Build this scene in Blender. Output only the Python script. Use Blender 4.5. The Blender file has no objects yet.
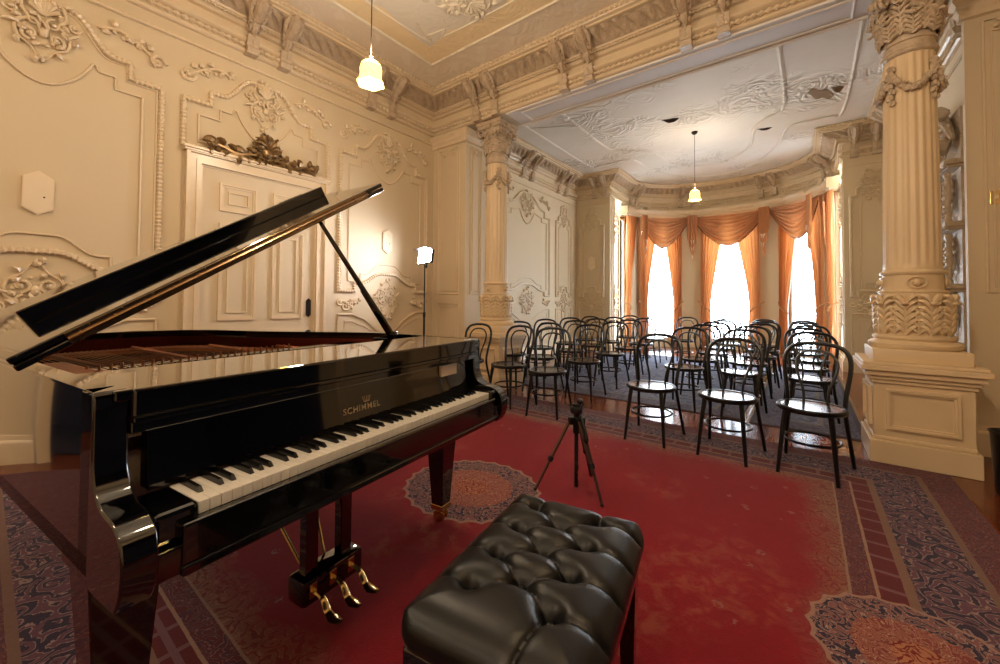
import bpy, bmesh, math, random
from mathutils import Vector, Matrix
random.seed(7)
PI=math.pi
sc=bpy.context.scene
COL=sc.collection
# ---------------------------------------------------------------- node helpers
class V:
    def __init__(s,nt,sock): s.nt=nt; s.s=sock
    def _m(s,op,o=None,p=None,clamp=False):
        n=s.nt.nodes.new('ShaderNodeMath'); n.operation=op; n.use_clamp=clamp
        for i,x in enumerate([s,o,p]):
            if x is None: continue
            if isinstance(x,V): s.nt.links.new(x.s,n.inputs[i])
            else: n.inputs[i].default_value=x
        return V(s.nt,n.outputs[0])
    def __add__(s,o): return s._m('ADD',o)
    __radd__=__add__
    def __sub__(s,o): return s._m('SUBTRACT',o)
    def __rsub__(s,o): return (s*-1.0)+o
    def __mul__(s,o): return s._m('MULTIPLY',o)
    __rmul__=__mul__
    def __truediv__(s,o): return s._m('DIVIDE',o)
    def abs(s): return s._m('ABSOLUTE')
    def sqrt(s): return s._m('SQRT')
    def sin(s): return s._m('SINE')
    def frac(s): return s._m('FRACT')
    def gt(s,o): return s._m('GREATER_THAN',o)
    def lt(s,o): return s._m('LESS_THAN',o)
    def min(s,o): return s._m('MINIMUM',o)
    def max(s,o): return s._m('MAXIMUM',o)
    def clamp(s): return s._m('ADD',0.0,clamp=True)
    def step(s,a,b):
        n=s.nt.nodes.new('ShaderNodeMapRange'); n.clamp=True
        s.nt.links.new(s.s,n.inputs[0]); n.inputs[1].default_value=a; n.inputs[2].default_value=b
        return V(s.nt,n.outputs[0])
def new_mat(name):
    m=bpy.data.materials.new(name); m.use_nodes=True
    nt=m.node_tree; b=nt.nodes['Principled BSDF']
    return m,nt,b
def L(c): # srgb 0-255 to linear
    return tuple([((x/255)/12.92 if x/255<=0.04045 else ((x/255+0.055)/1.055)**2.4) for x in c])+(1,)
def coords(nt,kind='Object'):
    t=nt.nodes.new('ShaderNodeTexCoord'); s=nt.nodes.new('ShaderNodeSeparateXYZ')
    nt.links.new(t.outputs[kind],s.inputs[0])
    return t.outputs[kind],V(nt,s.outputs[0]),V(nt,s.outputs[1]),V(nt,s.outputs[2])
def noise(nt,vec,scale,detail=3,rough=.5,dist=0.0,out=0):
    n=nt.nodes.new('ShaderNodeTexNoise'); n.inputs['Scale'].default_value=scale; n.inputs['Detail'].default_value=detail
    n.inputs['Roughness'].default_value=rough; n.inputs['Distortion'].default_value=dist
    if vec is not None: nt.links.new(vec,n.inputs['Vector'])
    return V(nt,n.outputs[out])
def voro(nt,vec,scale,feature='F1',out='Distance',rnd=1.0):
    n=nt.nodes.new('ShaderNodeTexVoronoi'); n.feature=feature; n.inputs['Scale'].default_value=scale
    n.inputs['Randomness'].default_value=rnd
    nt.links.new(vec,n.inputs['Vector']); return V(nt,n.outputs[out])
def mix(nt,f,a,b):
    n=nt.nodes.new('ShaderNodeMix'); n.data_type='RGBA'
    if isinstance(f,V): nt.links.new(f.s,n.inputs[0])
    else: n.inputs[0].default_value=f
    for x,i in ((a,6),(b,7)):
        if isinstance(x,V): nt.links.new(x.s,n.inputs[i])
        else: n.inputs[i].default_value=x
    return V(nt,n.outputs[2])
def bump(nt,b,h,strength=.3,dist=.01):
    n=nt.nodes.new('ShaderNodeBump'); n.inputs['Strength'].default_value=strength; n.inputs['Distance'].default_value=dist
    nt.links.new(h.s,n.inputs['Height']); nt.links.new(n.outputs[0],b.inputs['Normal'])
def simple(name,c,rough=.5,metal=0,spec=.5,coat=0,var=.12,scale=6,bmp=0,bscale=40):
    m,nt,b=new_mat(name)
    vec,x,y,z=coords(nt)
    c=L(c); d=tuple(v*(1-var) for v in c[:3])+(1,)
    f=noise(nt,vec,scale,4)
    nt.links.new(mix(nt,f,d,c).s,b.inputs['Base Color'])
    b.inputs['Roughness'].default_value=rough; b.inputs['Metallic'].default_value=metal
    b.inputs['Specular IOR Level'].default_value=spec; b.inputs['Coat Weight'].default_value=coat
    b.inputs['Coat Roughness'].default_value=.03
    if bmp: bump(nt,b,noise(nt,vec,bscale,3),bmp,.003 if bmp<.8 else .012)
    return m
M={}
M['wall']=simple('cream_wall_paint',(212,192,158),.62,var=.10,scale=1.3,bmp=.15,bscale=60)
M['orn']=simple('cream_moulding_paint',(226,204,170),.27,var=.16,scale=9,bmp=.1,bscale=90)
M['carve']=simple('aged_carved_plaster',(216,192,162),.26,var=.45,scale=16,bmp=1.0,bscale=45)
M['soffit']=simple('pale_soffit_paint',(226,220,214),.6,var=.08,scale=2)
M['column']=simple('column_paint',(224,198,158),.42,var=.08,scale=5)
M['gilt']=simple('tarnished_gilt',(150,120,80),.32,metal=.6,var=.5,scale=14,bmp=.3)
M['black']=simple('black_lacquer',(6,6,8),.06,spec=.6,coat=1.0,var=.3)
M['blackwood']=simple('black_bentwood',(12,11,13),.3,spec=.5,var=.3)
M['seat']=simple('worn_black_seat',(44,42,46),.2,spec=.6,var=.3,scale=12)
M['blackplastic']=simple('black_plastic',(14,14,15),.4,var=.2)
M['white_key']=simple('ivory_white_key',(246,240,228),.25,var=.05)
M['black_key']=simple('ebony_key',(8,8,9),.25,var=.2)
M['brass']=simple('polished_brass',(222,188,130),.2,metal=1,var=.15)
M['steel']=simple('brushed_steel',(170,168,165),.3,metal=1,var=.15)
M['goldplate']=simple('bronze_iron_plate',(186,96,44),.35,metal=.7,var=.25)
M['innerrim']=simple('mahogany_veneer',(92,26,16),.22,coat=.6,var=.35,scale=5)
M['felt']=simple('dark_red_felt',(96,16,14),.9,var=.3)
M['copper']=simple('copper_string',(186,132,92),.35,metal=1,var=.2)
M['gilded_letter']=simple('gold_lettering',(190,168,128),.35,metal=.5,var=.1)
M['plaque']=simple('plaque_paint',(228,208,176),.5,var=.06)
M['darkiron']=simple('dark_iron',(40,28,20),.4,metal=.6,var=.3)
M['flake']=simple('peeled_paint',(150,126,96),.8,var=.3)
M['darkflake']=simple('dark_cavity',(62,44,34),.9,var=.3)
M['tieback']=simple('tieback_cord',(196,152,110),.7,var=.2)
M['fringe']=simple('dark_fringe',(90,56,34),.8,var=.3)
M['lining']=simple('pale_lining',(226,204,176),.8,var=.1)
M['tripodleg']=simple('bronze_anodised_tube',(120,92,84),.35,metal=.8,var=.1)
M['pierre']=simple('grey_stone',(150,144,136),.6,var=.3)
def fabric(nm='copper_silk_curtain',tl=.24):
    m,nt,b=new_mat(nm)
    vec,x,y,z=coords(nt)
    f=noise(nt,vec,30,3)
    nt.links.new(mix(nt,f,L((184,124,80)),L((210,152,104))).s,b.inputs['Base Color'])
    b.inputs['Roughness'].default_value=.45; b.inputs['Sheen Weight'].default_value=.3
    tr=nt.nodes.new('ShaderNodeBsdfTranslucent'); tr.inputs[0].default_value=L((236,160,92))
    mx=nt.nodes.new('ShaderNodeMixShader'); mx.inputs[0].default_value=tl
    out=[n for n in nt.nodes if n.type=='OUTPUT_MATERIAL'][0]
    nt.links.new(b.outputs[0],mx.inputs[1]); nt.links.new(tr.outputs[0],mx.inputs[2]); nt.links.new(mx.outputs[0],out.inputs[0])
    return m
M['curtain']=fabric(); M['swag']=fabric('copper_silk_lined',.07)
def leather():
    m,nt,b=new_mat('black_leather')
    vec,x,y,z=coords(nt)
    b.inputs['Base Color'].default_value=L((11,10,11)); b.inputs['Roughness'].default_value=.33
    b.inputs['Specular IOR Level'].default_value=.42
    h=voro(nt,vec,420,'F1')
    bump(nt,b,h,.18,.001)
    f=noise(nt,vec,25,3); 
    r=f*.12+.30; nt.links.new(r.s,b.inputs['Roughness'])
    return m
M['leather']=leather()
def emis(name,c,s,extra=0):
    m,nt,b=new_mat(name)
    b.inputs['Base Color'].default_value=L(c); b.inputs['Emission Color'].default_value=L(c)
    vec,x,y,z=coords(nt); f=noise(nt,vec,18,2)*.4+.8
    nt.links.new((f*s).s,b.inputs['Emission Strength'])
    return m
M['shade']=emis('lit_glass_shade',(255,222,120),2.6)
M['led']=emis('lit_led_panel',(240,242,255),125)
def glass():
    m,nt,b=new_mat('window_glass')
    nt.nodes.remove(b)
    t=nt.nodes.new('ShaderNodeBsdfTransparent'); g=nt.nodes.new('ShaderNodeBsdfGlossy'); g.inputs['Roughness'].default_value=.02
    t.inputs[0].default_value=(.96,.98,1,1)
    fr=nt.nodes.new('ShaderNodeFresnel'); fr.inputs[0].default_value=1.45
    mx=nt.nodes.new('ShaderNodeMixShader'); out=[n for n in nt.nodes if n.type=='OUTPUT_MATERIAL'][0]
    nt.links.new(fr.outputs[0],mx.inputs[0]); nt.links.new(t.outputs[0],mx.inputs[1]); nt.links.new(g.outputs[0],mx.inputs[2])
    nt.links.new(mx.outputs[0],out.inputs[0]); return m
M['glass']=glass()
def wood():
    m,nt,b=new_mat('parquet_floor')
    vec,x,y,z=coords(nt)
    px=(x*11.0); idx=px._m('FLOOR'); fx=px.frac()
    off=(idx*0.37).frac()
    py=(y*1.1+off*3.0); fy=py.frac(); idy=py._m('FLOOR')
    rnd=((idx*12.9898+idy*78.233).sin()*43758.5).frac()
    mp=nt.nodes.new('ShaderNodeMapping'); mp.inputs['Scale'].default_value=(22,1.6,1)
    nt.links.new(vec,mp.inputs[0])
    g=noise(nt,mp.outputs[0],2.2,3,.5,.2)
    f=(rnd*.6+g*.3).clamp()
    c=mix(nt,f,L((84,38,22)),L((150,78,44)))
    gap=(fx.lt(.03)+fy.lt(.008)).clamp()
    nt.links.new(mix(nt,gap,c,L((60,30,18))).s,b.inputs['Base Color'])
    rr=g*.04+.17; nt.links.new(rr.s,b.inputs['Roughness'])
    bump(nt,b,(1.0-gap),.1,.001)
    return m
M['wood']=wood()
NAVY=L((46,38,62)); CREAM=L((150,118,100)); RED=L((134,18,26)); DRED=L((92,20,26)); TAN=L((132,92,76))
def busy(nt,vec,sc_,a,b_,c_):
    """woven floral ground: rings and petals round scattered rosettes"""
    dn=noise(nt,vec,sc_*.35,2,.5,0,1)
    mp=nt.nodes.new('ShaderNodeMix'); mp.data_type='VECTOR'; mp.inputs[0].default_value=.10
    nt.links.new(vec,mp.inputs[4]); nt.links.new(dn.s,mp.inputs[5])
    v2=mp.outputs[1]
    d=voro(nt,v2,sc_*.5,'F1'); d2=voro(nt,v2,sc_*1.5,'F1'); g=noise(nt,v2,sc_*1.3,3,.6)
    r=(d*21.0+(g-.5)*5.0).sin()
    c=mix(nt,r.gt(.15),a,b_)
    c=mix(nt,(r.abs().lt(.26))*(g.gt(.42)),c,c_)
    c=mix(nt,(d2.lt(.22))*(g.gt(.45)),c,c_)
    c=mix(nt,noise(nt,vec,sc_*3.0,3,.6)*.5,c,a)
    return c
def rug_red():
    m,nt,b=new_mat('red_persian_rug')
    vec,x,y,z=coords(nt)
    hx,hy=2.54,2.12
    wob=(noise(nt,vec,14,3)-.5)*.03
    ax=x.abs(); ay=y.abs()
    e=(hx-ax).min(hy-ay)
    B1=busy(nt,vec,19,NAVY,L((112,70,84)),L((168,142,136)))
    B2=busy(nt,vec,34,L((98,38,44)),L((76,46,64)),L((146,108,102)))
    nf=noise(nt,vec,1.2,4,.6); nf2=noise(nt,vec,9,5,.7,.4); nf3=noise(nt,vec,60,2)
    field=mix(nt,nf,L((124,12,26)),L((150,20,38)))
    # worn streaks in the field
    wear=((noise(nt,vec,1.1,2)-.52)*9.0).clamp()*((nf2-.47)*7.0).clamp()
    field=mix(nt,wear*.5,field,L((160,92,70)))
    # scattered pale sprigs near the borders
    ee=e+(noise(nt,vec,3.0,4,.65)-.5)*.34
    sprig=voro(nt,vec,7.5,'F1').lt(.17)*((noise(nt,vec,70,1)).gt(.5))*(ee.lt(1.15))
    field=mix(nt,sprig*.6,field,L((150,110,104)))
    # ragged pale spandrel between field and border
    c=mix(nt,ee.step(.84,.66),field,busy(nt,vec,30,TAN,L((112,36,44)),L((168,124,96))))
    ew=e+wob*.25
    def band(c,lo,hi,colr):
        f=ew.gt(lo)*ew.lt(hi); return mix(nt,f,c,colr)
    c=band(c,-9,.17,B2); c=band(c,.17,.20,L((122,92,80))); c=band(c,.20,.44,B1); c=band(c,.44,.475,L((128,96,82)))
    c=band(c,.475,.56,mix(nt,((y*46.0).sin().max((x*46.0).sin())).gt(.88),L((96,26,34)),L((118,80,86))))
    c=band(c,.56,.572,L((158,124,104))); c=band(c,.572,.65,B2); c=band(c,.65,.66,L((150,116,100)))
    def medal(c,cx,cy,rx,ry,ns):
        dx=(x-cx)/rx; dy=(y-cy)/ry
        th=dy._m('ARCTAN2',dx)
        r=(dx*dx+dy*dy).sqrt()*((th*float(ns)).sin().abs()*.05+.975)
        busy1=busy(nt,vec,36,NAVY,L((150,96,94)),L((190,160,144)))
        c=mix(nt,r.lt(1.0),c,busy1)
        c=mix(nt,r.lt(1.0)*r.gt(.95),c,L((160,124,112)))
        c=mix(nt,r.lt(.60),c,busy(nt,vec,40,L((132,60,56)),L((156,96,82)),L((196,160,136))))
        c=mix(nt,r.lt(.26),c,busy(nt,vec,44,L((120,22,26)),L((190,130,96)),L((190,130,96))))
        return c
    c=medal(c,.03,-.08,.455,.40,12)
    c=medal(c,2.05,-.08,.31,.31,10); c=medal(c,-2.05,-.08,.31,.31,10)
    c=mix(nt,nf3*.3,c,L((40,10,12)))
    nt.links.new(c.s,b.inputs['Base Color']); b.inputs['Roughness'].default_value=.95; b.inputs['Specular IOR Level'].default_value=.15
    b.inputs['Sheen Weight'].default_value=.12
    bump(nt,b,noise(nt,vec,260,2)+nf2,.5,.004)
    return m
M['rug']=rug_red()
def rug_blue(name,hx,hy):
    m,nt,b=new_mat(name)
    vec,x,y,z=coords(nt)
    e=(hx-x.abs()).min(hy-y.abs())
    c=busy(nt,vec,7,L((92,100,134)),L((124,130,156)),L((168,166,176)))
    c2=busy(nt,vec,18,L((62,64,96)),L((112,104,124)),L((160,156,166)))
    c=mix(nt,e.lt(.3),c,c2); c=mix(nt,e.gt(.28)*e.lt(.31),c,L((140,130,126))); c=mix(nt,e.lt(.03),c,L((70,60,66)))
    c=mix(nt,noise(nt,vec,6,5,.7)*.6,c,L((84,80,92)))
    nt.links.new(c.s,b.inputs['Base Color']); b.inputs['Roughness'].default_value=.9
    bump(nt,b,noise(nt,vec,220,2),.4,.003)
    return m
def ceil_mat(name,a,b_,relief,scale):
    m,nt,b=new_mat(name)
    vec,x,y,z=coords(nt)
    n1=noise(nt,vec,.7,4,.6); n2=noise(nt,vec,scale,2,.5,1.6)
    w=(n2*30.0).sin()
    mask=noise(nt,vec,.9,2).step(.45,.6)
    h=w*mask
    c=mix(nt,n1.step(.3,.7),a,b_)
    c=mix(nt,(h.gt(.6))*.28,c,L((150,136,116)))
    nt.links.new(c.s,b.inputs['Base Color']); b.inputs['Roughness'].default_value=.7
    bump(nt,b,h,relief,.02)
    return m
M['ceil1']=ceil_mat('painted_ceiling',L((224,212,188)),L((232,222,202)),.35,2.4)
def ceil_main():
    m,nt,b=new_mat('painted_ceiling_field')
    vec,x,y,z=coords(nt)
    e=(x+4.62).min(1.5-x).min(4.3-y).min(y+4.3)
    n2=noise(nt,vec,2.6,2,.5,1.6); w=(n2*26.0).sin(); orn=w.gt(.55)*noise(nt,vec,1.1,2).gt(.47)
    c=mix(nt,orn*.5,L((228,220,204)),L((196,180,156)))
    ew=e+((x+y)*3.2).sin().abs()*.10
    c=mix(nt,ew.lt(1.12),c,L((242,220,178)))
    lf=((x+y)*14.0).sin().gt(.5)*w.gt(-.2)
    c=mix(nt,e.lt(.78),c,mix(nt,lf*.6,L((236,222,200)),L((242,232,214))))
    nt.links.new(c.s,b.inputs['Base Color']); b.inputs['Roughness'].default_value=.6
    bump(nt,b,w,.2,.01)
    return m
M['ceil0']=ceil_main()
M['ceil2']=ceil_mat('bay_ceiling',L((214,206,192)),L((230,224,214)),.6,2.2)
# ---------------------------------------------------------------- mesh builder
class MB:
    def __init__(s): s.v=[]; s.f=[]
    def add(s,vs,fs):
        o=len(s.v); s.v+= [tuple(p) for p in vs]; s.f+=[tuple(i+o for i in f) for f in fs]; return s
    def box(s,c,d,rz=0,bev=0):
        x,y,z=[k/2 for k in d]
        if bev<=0:
            vs=[(i*x,j*y,k*z) for i in (-1,1) for j in (-1,1) for k in (-1,1)]
            fs=[(0,1,3,2),(4,6,7,5),(0,4,5,1),(2,3,7,6),(0,2,6,4),(1,5,7,3)]
        else:
            bm=bmesh.new(); bmesh.ops.create_cube(bm,size=1)
            for q in bm.verts: q.co=Vector((q.co.x*2*x,q.co.y*2*y,q.co.z*2*z))
            bmesh.ops.bevel(bm,geom=bm.edges[:],offset=bev,segments=2,affect='EDGES',profile=.5)
            bm.verts.index_update(); vs=[tuple(q.co) for q in bm.verts]; fs=[tuple(q.index for q in f.verts) for f in bm.faces]; bm.free()
        ca,sa=math.cos(rz),math.sin(rz)
        s.add([(c[0]+p[0]*ca-p[1]*sa,c[1]+p[0]*sa+p[1]*ca,c[2]+p[2]) for p in vs],fs); return s
    def b2(s,lo,hi,bev=0):
        return s.box([(a+b)/2 for a,b in zip(lo,hi)],[abs(b-a) for a,b in zip(lo,hi)],0,bev)
    def tube(s,pts,r,n=8,closed=False,cap=True):
        pts=[Vector(p) for p in pts]; N=len(pts)
        rr=r if isinstance(r,(list,tuple)) else [r]*N
        T=[]
        for i in range(N):
            if closed: t=pts[(i+1)%N]-pts[i-1]
            else: t=pts[min(i+1,N-1)]-pts[max(i-1,0)]
            T.append(t.normalized() if t.length>1e-9 else Vector((0,0,1)))
        a=Vector((0,0,1)) if abs(T[0].z)<.9 else Vector((1,0,0))
        nrm=(a-T[0]*a.dot(T[0])).normalized()
        vs=[];fs=[]
        for i in range(N):
            nrm=(nrm-T[i]*nrm.dot(T[i]))
            nrm=nrm.normalized() if nrm.length>1e-6 else Vector((1,0,0))
            bn=T[i].cross(nrm)
            for k in range(n):
                an=2*PI*k/n; vs.append(pts[i]+(nrm*math.cos(an)+bn*math.sin(an))*rr[i])
        M_=N if closed else N-1
        for i in range(M_):
            j=(i+1)%N
            for k in range(n):
                l=(k+1)%n; fs.append((i*n+k,i*n+l,j*n+l,j*n+k))
        if cap and not closed:
            fs.append(tuple(range(n))[::-1]); fs.append(tuple((N-1)*n+k for k in range(n)))
        s.add(vs,fs); return s
    def lathe(s,prof,c=(0,0,0),n=24,rfun=None,ax='z'):
        vs=[];fs=[]
        for i,(r,z) in enumerate(prof):
            for k in range(n):
                an=2*PI*k/n; q=r*(rfun(an,z) if rfun else 1)
                vs.append((c[0]+q*math.cos(an),c[1]+q*math.sin(an),c[2]+z))
        for i in range(len(prof)-1):
            for k in range(n):
                l=(k+1)%n; fs.append((i*n+k,i*n+l,(i+1)*n+l,(i+1)*n+k))
        fs.append(tuple(range(n))[::-1]); fs.append(tuple((len(prof)-1)*n+k for k in range(n)))
        s.add(vs,fs); return s
    def ell(s,c,r,n=8,m=5,rot=None):
        vs=[];fs=[]
        for i in range(m+1):
            th=PI*i/m
            for k in range(n):
                an=2*PI*k/n; p=Vector((r[0]*math.sin(th)*math.cos(an),r[1]*math.sin(th)*math.sin(an),r[2]*math.cos(th)))
                if rot is not None: p=rot@p
                vs.append((c[0]+p.x,c[1]+p.y,c[2]+p.z))
        for i in range(m):
            for k in range(n):
                l=(k+1)%n; fs.append((i*n+k,(i+1)*n+k,(i+1)*n+l,i*n+l))
        s.add(vs,fs); return s
    def prism(s,poly,z0,z1,fn=None):
        n=len(poly); fn=fn or (lambda a,b,h:(a,b,h))
        vs=[fn(a,b,z0) for a,b in poly]+[fn(a,b,z1) for a,b in poly]
        fs=[tuple(range(n))[::-1],tuple(range(n,2*n))]+[(i,(i+1)%n,n+(i+1)%n,n+i) for i in range(n)]
        s.add(vs,fs); return s
    def grid(s,P):
        nu=len(P); nv=len(P[0]); vs=[p for row in P for p in row]
        fs=[(i*nv+j,(i+1)*nv+j,(i+1)*nv+j+1,i*nv+j+1) for i in range(nu-1) for j in range(nv-1)]
        s.add(vs,fs); return s
    def build(s,name,mat,parent=None,smooth=True,loc=None,angle=40,weld=None):
        if weld is None: weld=smooth
        me=bpy.data.meshes.new(name)
        me.from_pydata(s.v,[],s.f); me.update()
        bm=bmesh.new(); bm.from_mesh(me)
        if weld: bmesh.ops.remove_doubles(bm,verts=bm.verts,dist=1e-5)
        bmesh.ops.recalc_face_normals(bm,faces=bm.faces)
        if smooth:
            ca=math.radians(angle)
            for f in bm.faces: f.smooth=True
            for e in bm.edges:
                if len(e.link_faces)==2 and e.calc_face_angle(0)>ca: e.smooth=False
        if loc:
            for q in bm.verts: q.co-=Vector(loc)
        bm.to_mesh(me); bm.free()
        me.materials.append(M[mat] if isinstance(mat,str) else mat)
        o=bpy.data.objects.new(name,me); COL.objects.link(o)
        if loc: o.location=loc
        if parent: o.parent=parent
        return o
def thing(name,label,cat,loc=(0,0,0),rz=0,group=None):
    o=bpy.data.objects.new(name,None); o.empty_display_size=.1; COL.objects.link(o); o.location=loc; o.rotation_euler=(0,0,rz)
    return tag(o,label,cat,group)
def tag(o,label,cat,group=None):
    o['label']=label; o['category']=cat
    if group: o['group']=group
    return o
def struct(o): o['kind']='structure'; return o
def cat_rom(P,n=6,closed=False):
    P=[Vector(p) for p in P]; out=[]; N=len(P)
    rng=range(N if closed else N-1)
    for i in rng:
        if closed: a,b,c,d=P[i-1],P[i],P[(i+1)%N],P[(i+2)%N]
        else: a,b,c,d=P[max(i-1,0)],P[i],P[i+1],P[min(i+2,N-1)]
        for k in range(n):
            t=k/n
            out.append(.5*((2*b)+(c-a)*t+(2*a-5*b+4*c-d)*t*t+(3*b-a-3*c+d)*t**3))
    if not closed: out.append(P[-1])
    return out
def resamp(P,step):
    P=[Vector(p) for p in P]; out=[P[0].copy()]; acc=0
    for a,b in zip(P,P[1:]):
        l=(b-a).length
        if l<1e-9: continue
        n=max(1,round(l/step))
        for k in range(1,n+1): out.append(a.lerp(b,k/n))
    return out
def rope(mb,P,r,bead=.03,n=6,amp=.35):
    """beaded moulding: a tube whose radius swells bead by bead"""
    Q=resamp(P,bead/2)
    rr=[r*(1-amp*(i%2)) for i in range(len(Q))]
    mb.tube(Q,rr,n)
# wall frames: f(a,b,h) -> xyz ; a along wall, b height, h out of the wall
def fX(X,s,c=0): return lambda a,b,h: (X+s*h,c+a,b)       # wall of constant X, normal s
def fY(Y,s,c=0): return lambda a,b,h: (c+a,Y+s*h,b)
def fArc(cx,cy,rx,ry,t):                                   # on bay ellipse at angle t, tangent coordinate a
    def g(a,b,h):
        tt=t-a/((rx+ry)/2)
        x=cx+rx*math.cos(tt); y=cy+ry*math.sin(tt)
        n=Vector((math.cos(tt)/rx,math.sin(tt)/ry)).normalized()
        return (x-n.x*h,y-n.y*h,b)
    return g
# ------------------------------------------------- rococo ornament kit (2-D a,b mapped by f)
def spiral(mb,f,a,b,r0,turns,start,d,th,h=.012,n=18,sx=1,taper=.35):
    P=[];R=[]
    for i in range(n+1):
        t=i/n; an=start+d*turns*2*PI*t; r=r0*(1-t)**.9+.002
        P.append(f(a+sx*r*math.cos(an),b+r*math.sin(an),h)); R.append(th*(1-t*taper))
    R=[q_*1.2 for q_ in R]; mb.tube(P,R,6)
    q=f(a,b,h+.004); mb.ell(q,(th*1.6,)*3,6,4)
def stroke(mb,f,pts,th,h=.01,n=5,leaf=0,taper=True):
    C=cat_rom([(p[0],p[1],0) for p in pts],n)
    N=len(C); P=[f(c.x,c.y,h) for c in C]
    R=[th*(.35+.65*math.sin(PI*(.12+.88*i/(N-1)))) if taper else th for i in range(N)]
    mb.tube(P,R,6)
    if leaf:
        for i in range(1,N-1,leaf):
            c=C[i]; d=(C[i+1]-C[i-1]).normalized(); s_=1 if (i//leaf)%2 else -1
            nx,ny=-d.y*s_,d.x*s_
            leaf3(mb,f,c.x+nx*th,c.y+ny*th,math.atan2(ny*.8+d.y*.6,nx*.8+d.x*.6),th*3.6,th*1.5,h)
def leaf3(mb,f,a,b,ang,l,w,h=.01):
    P=[];R=[]
    for i in range(5):
        t=i/4; P.append(f(a+l*t*math.cos(ang+.5*t),b+l*t*math.sin(ang+.5*t),h*(1+1.2*math.sin(PI*t)))); R.append(max(.0015,w*math.sin(PI*(.15+.8*t))))
    mb.tube(P,R,5)
def cartouche(mb,f,ca,cb,w,h,flip=1,d=.02):
    """central shell over paired C and S scrolls; w,h half sizes, flip=-1 upside down"""
    F=flip
    X=lambda x,y:(ca+x*w,cb+F*y*h)
    k=min(w,h)
    for i in range(7):   # shell lobes
        an=PI*(.12+.76*i/6); 
        p0=X(.04*math.cos(an),.38); p1=X(.36*math.cos(an),.42+.46*math.sin(an))
        mb.tube([f(p0[0],p0[1],d*.6),f((p0[0]+p1[0])/2,(p0[1]+p1[1])/2,d*1.5),f(p1[0],p1[1],d*1.2)],[k*.03,k*.055,k*.075],6)
    for s_ in (-1,1):
        P=[X(s_*x,y) for x,y in ((.12,.95),(.42,.80),(.52,.45),(.36,.18),(.62,-.05),(.58,-.42),(.30,-.62),(.08,-.92))]
        stroke(mb,f,P,k*.06,d*.8,6,leaf=5)
        spiral(mb,f,*X(s_*.24,.15),k*.20,1.2,PI/2,s_*F,k*.045,d)
        spiral(mb,f,*X(s_*.30,-.28),k*.22,1.3,-PI/2,s_*F,k*.045,d)
        spiral(mb,f,*X(s_*.72,.30),k*.16,1.1,0 if s_>0 else PI,-s_*F,k*.04,d)
        leaf3(mb,f,*X(s_*.1,-.1),PI/2 if F>0 else -PI/2,k*.4,k*.06,d)
        leaf3(mb,f,*X(s_*.55,-.1),(.3 if s_>0 else PI-.3),k*.45,k*.07,d)
        for j in range(4):
            q=X(s_*(.1+.12*j),-.5+.1*j); mb.ell(f(q[0],q[1],d),(k*.06,)*3,6,4)
    q=X(0,-.15); mb.ell(f(q[0],q[1],d),(k*.12,k*.12,k*.18),8,5)
    q=X(0,.98); mb.ell(f(q[0],q[1],d*1.2),(k*.10,k*.10,k*.13),8,5)
    q=X(0,-.95); mb.ell(f(q[0],q[1],d),(k*.07,k*.07,k*.12),8,5)
def spray(mb,f,a,b,l,s_,dz=-.35,d=.014):
    """tapering spray of leaves ending in a scroll; s_ = direction along wall"""
    P=[(a,b),(a+s_*l*.3,b+.04*1),(a+s_*l*.6,b-.01),(a+s_*l,b+dz*l)]
    stroke(mb,f,P,.016,d,5,leaf=3)
    spiral(mb,f,a+s_*l*.92,b-.02+dz*l*.6,.06,1.3,0,s_,.013,d)
    spiral(mb,f,a+s_*l*.6,b-.03,.04,1.1,PI,-s_,.010,d)
    for j in range(6):
        mb.ell(f(a+s_*l*(.1+.14*j),b+.015*math.sin(j*2),d),(.014+.003*j,)*3,6,4)
def acanthus(mb,f,a,b,w,h,d=.02,curl=.05,n=5):
    # lobed leaf on a surface: curved midrib, paired lobes, tip curling outward
    H=lambda v: d*(.6+.5*math.sin(PI*v))+curl*max(0,(v-.6)/.4)**1.6
    Z=lambda v: b+h*(v-.16*max(0,(v-.75)/.25)**2)
    mb.tube([f(a,Z(v),H(v)+.004) for v in (0,.2,.4,.6,.8,.92,1)],[w*.13,w*.12,w*.11,w*.10,w*.10,w*.13,w*.09],6)
    for i in range(n):
        v=.04+.80*i/(n-1); ln=w*(1.0-.35*abs(v-.35))
        for s_ in (-1,1):
            P=[];R=[]
            for k in range(5):
                t=k/4; P.append(f(a+s_*ln*t*(1-.12*t),Z(min(1,v))+h*.20*math.sin(t*1.9),H(v)*(1-.35*t)+.010*math.sin(PI*t))); R.append(w*(.10+.17*math.sin(PI*(.1+.8*t))))
            mb.tube(P,R,5)
    mb.ell(f(a,Z(1)-.006,H(1)),(w*.30,w*.30,w*.18),8,5)
def frame4(mb,fn,a0,a1,b0,b1,w,h0,h1):
    # rectangular moulding of four non-overlapping bars; fn(lo,hi) maps (a,b,h) boxes
    for lo,hi in (((a0,b0),(a0+w,b1)),((a1-w,b0),(a1,b1)),((a0+w,b0),(a1-w,b0+w)),((a0+w,b1-w),(a1-w,b1))): fn(lo,hi,h0,h1)
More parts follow.
